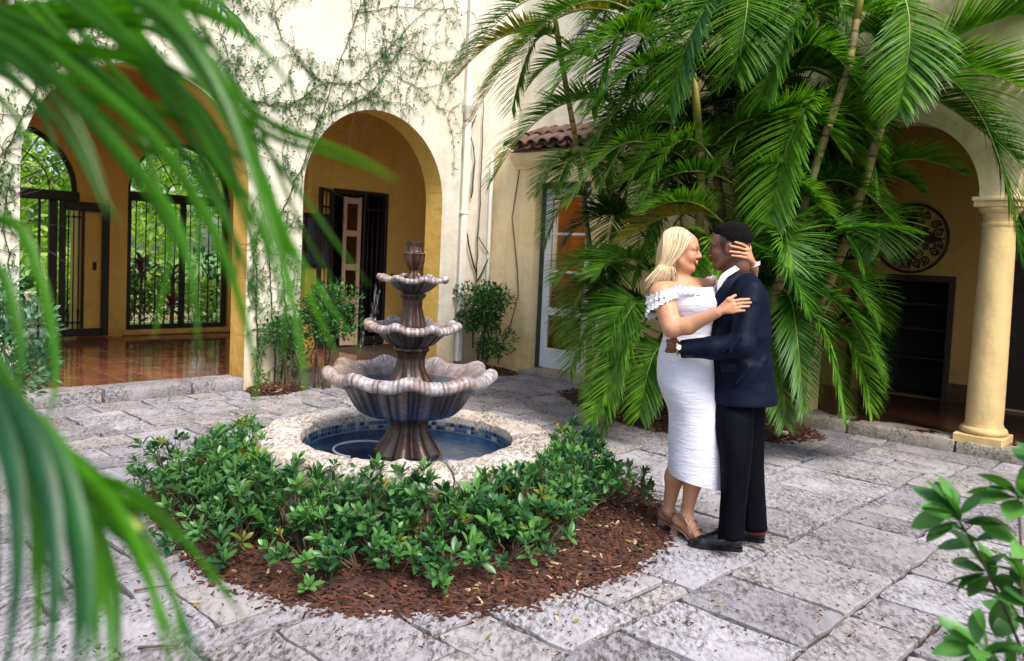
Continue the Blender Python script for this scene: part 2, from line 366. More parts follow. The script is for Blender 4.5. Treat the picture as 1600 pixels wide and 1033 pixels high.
CELL = .155; NU, NW = 80, 56; occ = np.zeros((NU, NW), bool); cnt = 0; rs = random.Random(11)
for i in range(NU):                                        # random ashlar: rectangles of many sizes packed on a fine grid
    for j in range(NW):
        if occ[i, j]: continue
        a, b = rs.choice(((2, 3), (2, 5), (3, 4), (3, 6), (3, 3), (4, 5), (2, 4), (3, 7), (4, 6), (2, 2), (5, 4)))
        aa = 1
        while aa < a and i + aa < NU and not occ[i + aa, j]: aa += 1
        bb = 1
        while bb < b and j + bb < NW and not occ[i:i + aa, j + bb].any(): bb += 1
        occ[i:i + aa, j:j + bb] = True
        u1 = 3.74 - i * CELL; u0 = u1 - aa * CELL; w1 = -.02 - j * CELL; w0 = w1 - bb * CELL
        vis = False
        for uu in (u0, (u0 + u1) / 2, u1):
            for ww in (w0, (w0 + w1) / 2, w1):
                p = PW(uu, ww, 0)
                if p[1] > 1.2:
                    x, y, z = project(p); vis = vis or (-100 < x < 1700 and y < 1150)
        far = max(np.linalg.norm(PW(uu, ww, 0)[:2] - FC) for uu in (u0, u1) for ww in (w0, w1))
        if vis and far > 1.25: slab(u0, u1, w0, w1); cnt += 1
print('slabs', cnt)

# ================================================================ wall builder
def wall(fm, rm, s0, s1, t0, t1, z0, z1, ops, mapf):
    """front face (t0) into fm, reveals, back face and top into rm; ops = [(s0, s1, zbottom, ztop, arched)]"""
    br = sorted({s0, s1} | {o[0] for o in ops} | {o[1] for o in ops})
    P_ = lambda s, t, z: mapf(s, t, z)
    def quadpair(a, b, za0, zb0, za1, zb1):
        fm.add([P_(a, t0, za0), P_(b, t0, zb0), P_(b, t0, zb1), P_(a, t0, za1)], [(0, 1, 2, 3)])
        rm.add([P_(a, t1, za0), P_(b, t1, zb0), P_(b, t1, zb1), P_(a, t1, za1)], [(3, 2, 1, 0)])
    for i in range(len(br) - 1):
        a, b = br[i], br[i + 1]; op = [o for o in ops if o[0] <= a + 1e-6 and o[1] >= b - 1e-6]
        if not op: quadpair(a, b, z0, z0, z1, z1); continue
        o = op[0]; so, eo, zb, zt, arched = o
        if zb > z0 + 1e-4:
            quadpair(a, b, z0, z0, zb, zb); rm.add([P_(a, t0, zb), P_(b, t0, zb), P_(b, t1, zb), P_(a, t1, zb)], [(0, 1, 2, 3)])
        n = 28 if arched else 1; r = (eo - so) / 2; c = (so + eo) / 2; spr = zt - r if arched else zt
        xs = [c - r * math.cos(PI * k / n) for k in range(n + 1)] if arched else [so, eo]
        hz = [spr + r * math.sin(PI * k / n) for k in range(n + 1)] if arched else [zt, zt]
        for k in range(n):
            quadpair(xs[k], xs[k + 1], hz[k], hz[k + 1], z1, z1)
            rm.add([P_(xs[k], t0, hz[k]), P_(xs[k + 1], t0, hz[k + 1]), P_(xs[k + 1], t1, hz[k + 1]), P_(xs[k], t1, hz[k])], [(3, 2, 1, 0)])
        for sx in (so, eo):
            if spr - zb > 1e-3: rm.add([P_(sx, t0, zb), P_(sx, t1, zb), P_(sx, t1, spr), P_(sx, t0, spr)], [(0, 1, 2, 3)])
    rm.add([P_(s0, t0, z1), P_(s1, t0, z1), P_(s1, t1, z1), P_(s0, t1, z1)], [(0, 1, 2, 3)])
    for sx in (s0, s1): fm.add([P_(sx, t0, z0), P_(sx, t1, z0), P_(sx, t1, z1), P_(sx, t0, z1)], [(0, 1, 2, 3)])
LM = lambda s, t, z: (s, t, z)                 # left wing: s = u, t = w
RM = lambda s, t, z: (t, -s, z)                # right wing: s = -w, t = u
FLZ = 0.12                                     # loggia floor height

# ================================================================ left wing: arcade with hall behind
LB = empty('arcade_wing', (OL[0], OL[1], 0), BA)
tag(LB, 'white stucco wing with two tall ochre-lined arches, iron gates and climbing vines', 'building')
A1 = (-2.08, 0.06, 0.0, 3.25, True); A2 = (0.72, 2.78, 0.0, 3.25, True); TH = 0.33
fm, rm = MB(), MB()
wall(fm, rm, -9.0, 3.08, 0.0, TH, -0.05, 5.6, [A1, A2], LM)
fm.build('front_wall', STUCCO, LB); rm.build('arch_reveal', YELLOW, LB, autosmooth=30)
MB().box(3.08, 4.6, 0.07, TH, -0.05, 5.6).build('corner_wall', STUCCO, LB)
fm, rm = MB(), MB()
GATE = (-2.03, -0.23, FLZ - 0.02, 3.10, True); WIN = (0.45, 2.05, 0.20, 3.08, True)
wall(fm, rm, -4.6, 2.1, 4.4, 4.7, -0.05, 3.75, [GATE, WIN], LM)
fm.build('hall_back_wall', YELLOW, LB); rm.build('hall_opening_reveal', YELLOW, LB, autosmooth=30)
fm, rm = MB(), MB()
DO = (2.42, 3.42, FLZ - 0.02, 2.44, False)
wall(fm, rm, 2.0, 5.2, 2.0, 2.2, -0.05, 3.75, [DO], LM)
fm.build('alcove_back_wall', YELLOW, LB); rm.build('door_reveal', YELLOW, LB)
MB().box(2.1, 2.28, 2.2, 4.7, -0.05, 3.75).build('partition_wall', YELLOW, LB)
MB().box(-4.8, -4.6, TH, 4.7, -0.05, 3.75).build('hall_end_wall', YELLOW, LB)
MB().box(5.2, 5.4, TH, 2.2, -0.05, 3.75).build('alcove_end_wall', YELLOW, LB)
MB().box(-4.8, 5.4, TH + 0.002, 4.7, 3.75, 3.95).build('ceiling', YELLOW, LB)
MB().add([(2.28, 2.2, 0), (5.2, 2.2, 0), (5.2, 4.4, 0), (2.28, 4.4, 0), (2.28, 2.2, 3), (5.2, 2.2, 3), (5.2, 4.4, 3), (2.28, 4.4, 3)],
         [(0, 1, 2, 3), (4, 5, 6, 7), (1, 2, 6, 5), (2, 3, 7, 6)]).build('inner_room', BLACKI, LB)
hf = MB().box(-4.6, 5.2, 0.30, 4.7, -0.05, FLZ - 0.008).build('hall_floor', GROUT, LB)
tm = MB().bbox(-0.144, 0.144, -0.144, 0.144, -0.012, 0.0, 0.004).mesh('floor_tile'); tm.materials.append(TERRA)
for i in range(18):
    for j in range(14):
        uu = -2.95 + i * 0.297; ww = 0.46 + j * 0.297
        if uu > 2.0 and ww > 1.95 or ww > 4.36: continue
        o = link('floor_tile', tm, hf); o.location = (uu, ww, FLZ + random.uniform(-.0015, .0015)); o.rotation_euler = (R(random.uniform(-.35, .35)), R(random.uniform(-.35, .35)), 0)
th_ = empty('threshold', (0, 0, 0), 0, LB)
def rough_block(x0, x1, y0, y1, z0, z1, nx, ny, nz, amp=0.012, seed=0):
    """stone block with uneven faces"""
    b = MB(); vid = {}
    def v(i, j, k):
        if (i, j, k) not in vid:
            p = Vector((x0 + (x1 - x0) * i / nx, y0 + (y1 - y0) * j / ny, z0 + (z1 - z0) * k / nz))
            n = mnoise.noise_vector(p * 5 + Vector((seed, 0, 0))) * amp + mnoise.noise_vector(p * 17 + Vector((0, seed, 0))) * amp * 0.6
            ed = sum(1 for a, m_ in ((i, nx), (j, ny), (k, nz)) if a in (0, m_))
            cen = Vector(((x0 + x1) / 2, (y0 + y1) / 2, (z0 + z1) / 2)); dd = cen - p
            if ed >= 2: p = p + Vector([math.copysign(min(abs(d), 0.010), d) for d in dd])
            vid[(i, j, k)] = len(b.v); b.v.append(tuple(p + n))
        return vid[(i, j, k)]
    for i in range(nx):
        for j in range(ny):
            b.f.append((v(i, j, nz), v(i + 1, j, nz), v(i + 1, j + 1, nz), v(i, j + 1, nz)))
    for k in range(nz):
        for i in range(nx):
            b.f.append((v(i, 0, k), v(i + 1, 0, k), v(i + 1, 0, k + 1), v(i, 0, k + 1))); b.f.append((v(i, ny, k + 1), v(i + 1, ny, k + 1), v(i + 1, ny, k), v(i, ny, k)))
        for j in range(ny):
            b.f.append((v(0, j, k + 1), v(0, j + 1, k + 1), v(0, j + 1, k), v(0, j, k))); b.f.append((v(nx, j, k), v(nx, j + 1, k), v(nx, j + 1, k + 1), v(nx, j, k + 1)))
    return b
for k, (a, b_) in enumerate(((-2.07, -1.38), (-1.375, -0.52), (-0.515, 0.05), (0.73, 1.6), (1.605, 2.77))):
    rough_block(a, b_, -0.05, 0.31, -0.03, FLZ + 0.012, 14, 6, 4, 0.012, k * 3).build('threshold_stone', STEPM if k > 2 else PAVE, th_, autosmooth=40)

def spiral(cx, cz, r, turns, a0, sgn, y, n=26):
    return [(cx + r * (1 - 0.85 * k / n) * math.cos(a0 + sgn * 2 * PI * turns * k / n), y, cz + r * (1 - 0.85 * k / n) * math.sin(a0 + sgn * 2 * PI * turns * k / n)) for k in range(n + 1)]
def fanlight(par, c, spr, r, y):
    fr = MB()
    arc = [(c - r * math.cos(PI * k / 32), spr + r * math.sin(PI * k / 32)) for k in range(33)]
    for k in range(32):
        (x0, z0), (x1, z1) = arc[k], arc[k + 1]; k0 = (r - 0.06) / r
        xi0, zi0, xi1, zi1 = c + (x0 - c) * k0, spr + (z0 - spr) * k0, c + (x1 - c) * k0, spr + (z1 - spr) * k0
        vs = [(x, yy, z) for yy in (y - 0.025, y + 0.025) for x, z in ((x0, z0), (x1, z1), (xi1, zi1), (xi0, zi0))]
        fr.add(vs, [(0, 1, 2, 3), (7, 6, 5, 4), (3, 2, 6, 7), (1, 0, 4, 5)])
    f = fr.build('fanlight_frame', IRON, par)
    sc = MB()
    for k in range(1, 6):
        a = PI * k / 6; sc.tube([(c + 0.2 * r * math.cos(a), y, spr + 0.2 * r * math.sin(a)), (c + 0.95 * r * math.cos(a), y, spr + 0.95 * r * math.sin(a))], 0.009, 6)
    for q_ in (0.22, 0.62): sc.tube([(c + q_ * r * math.cos(PI * k / 20), y, spr + q_ * r * math.sin(PI * k / 20)) for k in range(21)], 0.009, 6)
    for k in range(6):
        a = PI * (k + 0.5) / 6
        for rr, sg in ((0.78, 1), (0.78, -1), (0.42, 1)):
            aa = a + sg * 0.11 if rr > .5 else a
            sc.tube(spiral(c + rr * r * math.cos(aa), spr + rr * r * math.sin(aa), 0.085 * r, 1.3, a + (0 if sg > 0 else PI), sg, y), 0.007, 5)
    sc.build('scrollwork', IRON, par, smooth=True)['kind'] = 'stuff'
def bars(par, x0, x1, z0, z1, y, n, scroll=True):
    sc = MB()
    for k in range(n):
        x = x0 + (x1 - x0) * (k + 0.5) / n
        MB().tube([(x, y, z0), (x, y, z1)], 0.009, 6).build('bar', IRON, par, smooth=True)
        if scroll:
            st = (x1 - x0) / n * 0.24
            for sg in (-1, 1):
                sc.tube(spiral(x + sg * st, z1 - 0.09, st, 1.2, PI if sg > 0 else 0, -sg, y), 0.006, 5)
                sc.tube(spiral(x + sg * st, z0 + 0.09, st, 1.2, PI if sg > 0 else 0, sg, y), 0.006, 5)
            if k % 2 == 0: sc.lathe([(0.006, -0.07), (0.02, -0.03), (0.012, 0), (0.022, 0.03), (0.005, 0.08)], 8, (x, y, z0 + 0.22))
    if scroll: sc.build('scrollwork', IRON, par, smooth=True)['kind'] = 'stuff'
gt = empty('iron_gate', (-1.13, 4.5, FLZ), 0, LB); gt.location = (0, 0, 0)
fanlight(gt, -1.13, 2.20, 0.9, 4.50)
MB().bbox(-2.05, -0.20, 4.40, 4.56, 2.06, 2.20, 0.01).build('lintel', IRON, gt)
MB().bbox(-0.60, -0.50, 4.36, 4.46, FLZ, 2.06, 0.01).build('gate_post', IRON, gt)
MB().bbox(-0.72, -0.69, 4.44, 4.48, FLZ, 2.06, 0.006).build('gate_post', IRON, gt)
bars(gt, -1.98, -0.95, FLZ, 2.06, 4.48, 3, False)
lf = MB(); lf.bbox(-0.50, -0.42, 4.27, 4.31, FLZ + .03, 2.06); lf.bbox(0.06, 0.16, 4.27, 4.31, FLZ + .03, 2.06)
lf.bbox(-0.42, 0.06, 4.272, 4.308, 1.93, 2.06); lf.bbox(-0.42, 0.06, 4.272, 4.308, FLZ + .03, FLZ + .14)
lf.bbox(-0.215, -0.175, 4.274, 4.306, FLZ + .14, 1.93)
leaf_g = lf.build('gate_leaf', IRON, gt); bars(leaf_g, -0.42, -0.215, FLZ + .14, 1.93, 4.29, 3)
MB().bbox(-0.03, 0.025, 4.385, 4.398, 1.09, 1.21).build('switch_plate', DWOOD, LB)
wg = empty('window_grille', (0, 0, 0), 0, LB)
fanlight(wg, 1.25, 2.28, 0.8, 4.5)
MB().bbox(0.45, 2.05, 4.42, 4.56, 2.14, 2.28, 0.01).build('lintel', IRON, wg)
wf = MB(); wf.bbox(0.45, 0.53, 4.46, 4.52, 0.27, 2.14); wf.bbox(1.97, 2.05, 4.46, 4.52, 0.27, 2.14); wf.bbox(1.27, 1.36, 4.46, 4.52, 0.27, 2.14); wf.bbox(0.45, 2.05, 4.462, 4.518, 0.20, 0.27)
wf.build('grille_frame', IRON, wg); bars(wg, 0.53, 1.27, 0.27, 2.14, 4.49, 5); bars(wg, 1.36, 1.97, 0.27, 2.14, 4.49, 4)
MB().bbox(0.40, 2.1, 4.36, 4.45, 0.13, 0.199).build('window_sill', YELLOW, LB)
# alcove door: cream door leaf ajar, one iron grille shut, one swung open
MB().box(2.42, 3.42, 2.02, 2.18, 2.36, 2.438).build('door_head', DWOOD, LB)
for x in (2.425, 3.365): MB().bbox(x, x + 0.05, 2.02, 2.18, FLZ, 2.36).build('door_jamb', DWOOD, LB)
def grille_leaf(par, w, h, n):
    f = MB()
    f.bbox(0, 0.05, -0.02, 0.02, 0, h); f.bbox(w - 0.05, w, -0.02, 0.02, 0, h); f.bbox(0.05, w - 0.05, -0.018, 0.018, h - 0.05, h); f.bbox(0.05, w - 0.05, -0.018, 0.018, 0, 0.12); f.bbox(0.05, w - 0.05, -0.016, 0.016, h - 0.28, h - 0.25)
    o = f.build('grille_leaf', IRON, par)
    for k in range(n): x = 0.05 + (w - 0.1) * (k + 0.5) / n; MB().tube([(x, 0, 0.12), (x, 0, h - 0.05)], 0.010, 6).build('bar', IRON, o, smooth=True)
    return o
o = grille_leaf(LB, 0.47, 2.30, 4); o.location = (2.93, 1.96, FLZ + .01); o.rotation_euler = (0, 0, R(4))
o = grille_leaf(LB, 0.47, 2.28, 3); o.location = (2.40, 1.97, FLZ + .01); o.rotation_euler = (0, 0, R(214))
dl = MB(); dl.bbox(0, 0.09, 0, .04, 0, 2.2); dl.bbox(.36, .45, 0, .04, 0, 2.2)
for z in (0, 0.62, 1.12, 1.62, 2.1): dl.bbox(.09, .36, .002, .038, z, z + (0.2 if z == 0 else 0.09))
o = dl.build('door_leaf', CWOOD, LB); o.location = (2.60, 1.985, FLZ + .01); o.rotation_euler = (0, 0, R(-14)); o.scale = (.62, 1, 1)
for z0, z1 in ((.2, .62), (.71, 1.12), (1.21, 1.62), (1.71, 2.1)): MB().box(.09, .36, .016, .022, z0, z1).build('pane', GLASS, o)
MB().bbox(3.50, 3.56, 1.985, 1.998, 1.07, 1.21).build('switch_plate', DWOOD, LB)
# picture frame in the alcove
pf = MB(); pf.bbox(0, 0.5, -.03, 0, 0, 0.06); pf.bbox(0, .5, -.03, 0, .72, .78); pf.bbox(0, .06, -.029, 0, .06, .72); pf.bbox(.44, .5, -.029, 0, .06, .72)
pe = empty('framed_picture', tuple(PW(1.93, 1.99, 1.27)), BA); pf.build('frame', DWOOD, pe); MB().box(.06, .44, -.012, -.002, .06, .72).build('picture_panel', simple('dim_picture', (0.10, 0.11, 0.14), 0.15, 0.3, 4), pe)
tag(pe, 'dark framed picture on the ochre wall left of the grilled door', 'picture')
# downpipe with hopper
pz = MB(); pz.bbox(3.115, 3.225, -0.035, 0.065, 0.10, 3.34, 0.02); dp = pz.build('downpipe', PIPEM, LB)
hp = MB()
prof = [(3.34, .055), (3.42, .075), (3.50, .11), (3.53, .12), (3.62, .12)]
vs = []; fs = []
for z, h in prof: vs += [(3.17 - h, 0.01 - h * .8, z), (3.17 + h, 0.01 - h * .8, z), (3.17 + h, 0.068, z), (3.17 - h, 0.068, z)]
for k in range(len(prof) - 1):
    for j in range(4): fs.append((k * 4 + j, k * 4 + (j + 1) % 4, k * 4 + 4 + (j + 1) % 4, k * 4 + 4 + j))
fs.append((16, 17, 18, 19)); hp.add(vs, fs).build('hopper', PIPEM, dp)
MB().bbox(3.14, 3.20, 0.0, 0.066, 3.62, 5.55, 0.01).build('upper_pipe', PIPEM, dp)
for z in (0.6, 2.1): MB().bbox(3.10, 3.24, -.04, .068, z, z + .035, .004).build('pipe_bracket', PIPEM, dp)
MB().tube([(3.70, 0.045, -.03), (3.70, 0.045, 2.95)], 0.025, 10).build('thin_downpipe', PIPEM, LB, smooth=True)

# ================================================================ right wing: glazed door, tiled eave and loggia
UR = 3.77
RB = empty('loggia_wing', (OL[0], OL[1], 0), BA)
tag(RB, 'cream stucco wing with tiled eave, white glazed door and column loggia', 'building')
fm, rm = MB(), MB()
wall(fm, rm, -0.06, 2.6, UR, UR + 0.28, -0.05, 3.0, [(0.74, 1.68, 0.07, 2.56, False)], RM)
fm.build('door_wall', STUCCO_R, RB); rm.build('door_reveal', STUCCO_R, RB)
MB().box(UR + 0.45, UR + 0.7, -2.6, 0.4, 2.9, 5.6).build('upper_wall', STUCCO, RB)
MB().box(UR, UR + 0.28, -4.60, -2.602, -0.05, 5.6).build('pier_wall', STUCCO_R, RB)
fm, rm = MB(), MB(); CZ = 2.27
wall(fm, rm, 4.602, 9.7, UR, UR + 0.28, CZ, 5.6, [(4.602, 6.02, CZ, 2.98, True), (6.30, 7.72, CZ, 2.98, True), (8.0, 9.42, CZ, 2.98, True)], RM)
fm.build('arcade_wall', STUCCO_R, RB); rm.build('arch_reveal', STUCCO_R, RB, autosmooth=30)
def column(w):
    ct = (UR + 0.14, -w); par = empty('column', (0, 0, 0), 0, RB)
    r0, r1, z0, z1 = 0.150, 0.132, FLZ + 0.13, 2.03
    prof = [(r0 + .0, z0)] + [(r0 + (r1 - r0) * (k / 10) ** 1.5, z0 + (z1 - z0) * k / 10) for k in range(1, 11)]
    MB().lathe(prof, 40, (*ct, 0)).build('shaft', COLM, par, autosmooth=50)
    b = [(0.155, FLZ + .06), (0.175, FLZ + .065), (0.190, FLZ + .085), (0.190, FLZ + .10), (0.178, FLZ + .12), (0.158, FLZ + .128), (0.156, FLZ + .15)]
    MB().lathe(b, 40, (*ct, 0)).build('torus_base', COLM, par, autosmooth=50)
    MB().bbox(ct[0] - .195, ct[0] + .195, ct[1] - .195, ct[1] + .195, FLZ - .02, FLZ + .062, .008).build('plinth', COLM, par)
    cpf = [(.128, 2.0), (.140, 2.022), (.144, 2.035), (.140, 2.05), (.130, 2.055), (.130, 2.10), (.137, 2.11), (.137, 2.125), (.150, 2.135), (.165, 2.15), (.172, 2.17), (.168, 2.185)]
    MB().lathe(cpf, 40, (*ct, 0)).build('capital', COLM, par, autosmooth=40)
    MB().bbox(ct[0] - .175, ct[0] + .175, ct[1] - .175, ct[1] + .175, 2.182, 2.232, .006).build('abacus', COLM, par)
    MB().bbox(ct[0] - .190, ct[0] + .190, ct[1] - .190, ct[1] + .190, 2.233, 2.269, .008).build('abacus_cap', STUCCO_R, par)
for w in (6.16, 7.86): column(w)
# loggia room
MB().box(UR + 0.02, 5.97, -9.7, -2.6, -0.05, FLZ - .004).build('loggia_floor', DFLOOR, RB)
th2 = empty('threshold', (0, 0, 0), 0, RB); w = 3.2; k = 20
for ln in (1.0, .85, .95, 1.1, .9, 1.2):
    rough_block(UR - 0.10, UR + 0.33, -(w + ln - .006), -w, -0.03, FLZ, 8, 14, 4, 0.011, k).build('threshold_stone', STEPM, th2, autosmooth=40); w += ln; k += 3
fm, rm = MB(), MB()
wall(fm, rm, 2.6, 9.7, 5.97, 6.2, -0.05, 3.4, [(4.20, 5.23, FLZ - .01, 1.49, False), (5.80, 7.2, FLZ - .01, 2.35, False)], RM)
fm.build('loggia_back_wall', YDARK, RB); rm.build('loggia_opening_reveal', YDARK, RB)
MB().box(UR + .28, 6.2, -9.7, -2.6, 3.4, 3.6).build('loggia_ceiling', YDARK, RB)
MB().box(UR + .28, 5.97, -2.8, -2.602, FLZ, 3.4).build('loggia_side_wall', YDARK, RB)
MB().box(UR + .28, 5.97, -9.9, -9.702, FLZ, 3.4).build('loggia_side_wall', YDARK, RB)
MB().box(5.95, 5.969, -5.80, -5.27, FLZ, .34).build('skirting', DFLOOR, RB)
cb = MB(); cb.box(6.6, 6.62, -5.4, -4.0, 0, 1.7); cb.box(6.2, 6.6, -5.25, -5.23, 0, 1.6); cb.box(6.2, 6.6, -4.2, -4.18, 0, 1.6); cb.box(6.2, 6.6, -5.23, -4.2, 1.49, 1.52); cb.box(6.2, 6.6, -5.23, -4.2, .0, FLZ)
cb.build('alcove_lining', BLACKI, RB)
for z in (.55, .9, 1.2): MB().box(6.22, 6.5, -5.23, -4.2, z, z + .025).build('alcove_shelf', DWOOD, RB)
for a, b_ in ((-5.30, -5.231), (-4.199, -4.13)): MB().bbox(5.94, 5.968, a, b_, FLZ, 1.56).build('alcove_trim', DWOOD, RB)
MB().bbox(5.942, 5.967, -5.231, -4.199, 1.485, 1.56).build('alcove_trim', DWOOD, RB)
dd = MB().bbox(6.02, 6.07, -7.2, -6.50, FLZ, 2.35); dd.bbox(6.02, 6.07, -6.497, -5.80, FLZ, 2.35); dd.build('loggia_door', DWOOD, RB)
MB().bbox(5.93, 6.0, -7.2, -5.8, FLZ, FLZ + .02).build('door_sill', COLM, RB)
# glazed door
DX = UR + 0.17
fr = MB(); fr.bbox(DX - .04, DX + .06, -0.80, -0.741, .07, 2.56); fr.bbox(DX - .04, DX + .06, -1.679, -1.62, .07, 2.56); fr.bbox(DX - .04, DX + .06, -1.62, -0.80, 2.49, 2.56)
fr.build('door_frame', GREENP, RB)
gd = empty('glazed_door', (0, 0, 0), 0, RB)
lfm = MB()
lfm.bbox(DX - .02, DX + .025, -0.92, -0.803, .09, 2.485); lfm.bbox(DX - .02, DX + .025, -1.617, -1.50, .09, 2.485); lfm.bbox(DX - .02, DX + .025, -1.50, -.92, 2.38, 2.485)
lfm.bbox(DX - .02, DX + .025, -1.50, -.92, .09, .36); lfm.bbox(DX - .02, DX + .025, -1.50, -.92, .80, .90)
lfm.build('door_leaf', WPAINT, gd)
for z in (1.37, 1.87): MB().bbox(DX - .012, DX + .016, -1.50, -.92, z, z + .035).build('muntin', WPAINT, gd)
for z0, z1 in ((.36, .80), (.90, 1.37), (1.405, 1.87), (1.905, 2.38)): MB().box(DX - .002, DX + .004, -1.50, -.92, z0, z1).build('pane', GLASS, gd)
MB().tube([(DX - .03, -1.56, 1.08), (DX - .075, -1.56, 1.08), (DX - .08, -1.50, 1.08)], .011, 8).build('door_handle', IRON, gd, smooth=True)
rough_block(UR - .16, UR + .2, -1.86, -.70, -.03, .075, 6, 14, 3, .012, 51).build('door_step', STEPM, RB, autosmooth=40)
# room behind the glazed door
rmx = MB(); X0, X1 = UR + .28, UR + 2.6
rmx.add([(X0, -2.58, .07), (X1, -2.58, .07), (X1, .4, .07), (X0, .4, .07), (X0, -2.58, 2.88), (X1, -2.58, 2.88), (X1, .4, 2.88), (X0, .4, 2.88)], [(1, 2, 6, 5), (2, 3, 7, 6), (0, 1, 5, 4), (4, 5, 6, 7), (3, 2, 1, 0)])
rmx.build('room_lining', CURT, RB)
# eave: cove, tiles
cv = MB(); prof = [(UR - .001, 2.74), (UR - .02, 2.745), (UR - .025, 2.775), (UR - .05, 2.79), (UR - .10, 2.84), (UR - .13, 2.90), (UR - .14, 2.94), (UR - .001, 2.941)]
vs = [(x, y, z) for y in (-2.6, -.36) for x, z in prof]; n = len(prof)
cv.add(vs, [(k, k + 1, n + k + 1, n + k) for k in range(n - 1)] + [tuple(range(n)), tuple(range(2 * n - 1, n - 1, -1))]).build('cove_cornice', STUCCO_R, RB, autosmooth=50)
rf = MB().add([(UR - .16, -2.6, 2.945), (UR + .5, -2.6, 3.22), (UR + .5, -.40, 3.22), (UR - .16, -.40, 2.945), (UR - .16, -2.6, 2.965), (UR + .5, -2.6, 3.24), (UR + .5, -.40, 3.24), (UR - .16, -.40, 2.965)], [(3, 2, 1, 0), (4, 5, 6, 7), (0, 1, 5, 4), (1, 2, 6, 5), (2, 3, 7, 6), (3, 0, 4, 7)]).build('tiled_eave', RTILE, RB)
def barrel(convex):
    b = MB(); n = 8; L_ = 0.42
    vs = []
    for x, r in ((0, .088), (L_, .070)):
        for rr in (r, r - .016):
            for k in range(n + 1):
                a = PI * k / n; vs.append((x, rr * math.cos(a), rr * math.sin(a) * (1 if convex else -1) * .9))
    m = n + 1; fs = []
    for k in range(n):
        fs += [(k, k + 1, 2 * m + k + 1, 2 * m + k), (m + k, 3 * m + k, 3 * m + k + 1, m + k + 1), (k, m + k, m + k + 1, k + 1), (2 * m + k, 2 * m + k + 1, 3 * m + k + 1, 3 * m + k)]
    fs += [(0, 2 * m, 3 * m, m), (n, m + n, 3 * m + n, 2 * m + n)]
    me = b.add(vs, fs).mesh('roof_tile', True); me.materials.append(RTILE); return me
bt, bp = barrel(True), barrel(False)
for row in range(2):
    for k in range(13):
        for cvx in (True, False):
            y = -.46 - k * 0.2 - (0 if cvx else .1)
            if y < -2.58: continue
            o = link('roof_tile', bt if cvx else bp, rf)
            o.location = (UR - .26 + row * .34 + random.uniform(-.015, .015), y + random.uniform(-.012, .012), 2.955 + row * .15 + (.065 if cvx else .085) + random.uniform(-.008, .008))
            o.rotation_euler = (0, -math.atan2(.275, .66), R(random.uniform(-3, 3)))
# lit wall lamp in the room behind the door
lamp_e = empty('wall_lamp', tuple(PW(UR + 1.9, -.62, 1.95)), BA)
tag(lamp_e, 'small lit amber lamp glowing in the room behind the white glazed door', 'lamp')
em, N_, L_n, B_ = newmat('lamp_glow'); B_.inputs['Emission Color'].default_value = (1, .62, .25, 1); B_.inputs['Emission Strength'].default_value = 18
MB().lathe([(.09, -.09), (.05, .1)], 20, cap=False).build('lamp_shade', simple('lamp_cloth', (.8, .5, .25), .8), lamp_e, smooth=True)
MB().lathe([(.012, -.05), (.03, -.02), (.03, .03), (.01, .05)], 16).build('bulb', em, lamp_e, smooth=True)
MB().tube([(0, 0, -.05), (0, 0, -.3), (.05, 0, -.33)], .012, 8).build('lamp_arm', IRON, lamp_e, smooth=True)
pl = bpy.data.lights.new('lamp_light', 'POINT'); pl.energy = 16; pl.color = (1, .55, .2); pl.shadow_soft_size = .06
po = bpy.data.objects.new('lamp_light', pl); C.objects.link(po); po.parent = lamp_e; po.location = (-.15, 0, .0)
# medallion and lattice on the loggia wall
med = empty('wall_medallion', tuple(PW(5.95, -4.79, 1.99)), BA)
tag(med, 'round black wrought iron medallion with compass points on loggia wall', 'wall decoration')
def ringpts(r, n=48): return [(0, r * math.cos(2 * PI * k / n), r * math.sin(2 * PI * k / n)) for k in range(n + 1)]
MB().tube(ringpts(.40), .016, 8, False).build('outer_ring', IRON, med, smooth=True)
MB().tube(ringpts(.10), .010, 8, False).build('inner_ring', IRON, med, smooth=True)
MB().lathe([(.09, -.006), (.08, .012), (.0, .016)], 24).build('hub', IRON, med, smooth=True).rotation_euler = (0, -PI / 2, 0)
for k in range(4):
    a = PI / 2 * k; c, s_ = math.cos(a), math.sin(a)
    pts = [(.09, .008), (.16, .020), (.22, .055), (.28, .020), (.385, .004)]
    o2 = [(x * c - y * s_, x * s_ + y * c) for x, y in pts] + [(x * c + y * s_, x * s_ - y * c) for x, y in pts[-2:0:-1]]
    m_ = len(o2); MB().add([(-.008, p[0], p[1]) for p in o2] + [(.004, p[0], p[1]) for p in o2], [tuple(range(m_)), tuple(range(2 * m_ - 1, m_ - 1, -1))] + [(k2, (k2 + 1) % m_, m_ + (k2 + 1) % m_, m_ + k2) for k2 in range(m_)]).build('compass_point', IRON, med)
sc = MB()
for k in range(8):
    a = PI / 4 * k + PI / 8
    for sg in (-1, 1):
        aa = a + sg * .17
        for rr, q_ in ((.30, .055), (.19, .04)):
            sc.tube([(0, y, z) for y, _, z in spiral(rr * math.cos(aa), rr * math.sin(aa), q_, 1.3, a + PI * (sg > 0), sg, 0, 22)], .0095, 5)
        sc.lathe([(.001, -.026), (.026, 0), (.001, .026)], 8, (0, .345 * math.cos(a + sg * .1), .345 * math.sin(a + sg * .1)))
sc.build('scrollwork', IRON, med, smooth=True)['kind'] = 'stuff'
lt = empty('lattice_panel', tuple(PW(5.955, -4.17, 1.72)), BA); tag(lt, 'dark square lattice grille hung on loggia wall beside the medallion', 'wall decoration')
f = MB(); f.bbox(0, .02, -.02, .26, 0, .04); f.bbox(0, .02, -.02, .26, .62, .66); f.bbox(0, .019, -.02, .02, .04, .62); f.bbox(0, .019, .22, .26, .04, .62); f.build('frame', IRON, lt)
for k in range(3): MB().box(.004, .012, .065 + k * .05, .08 + k * .05, .04, .62).build('slat', IRON, lt)
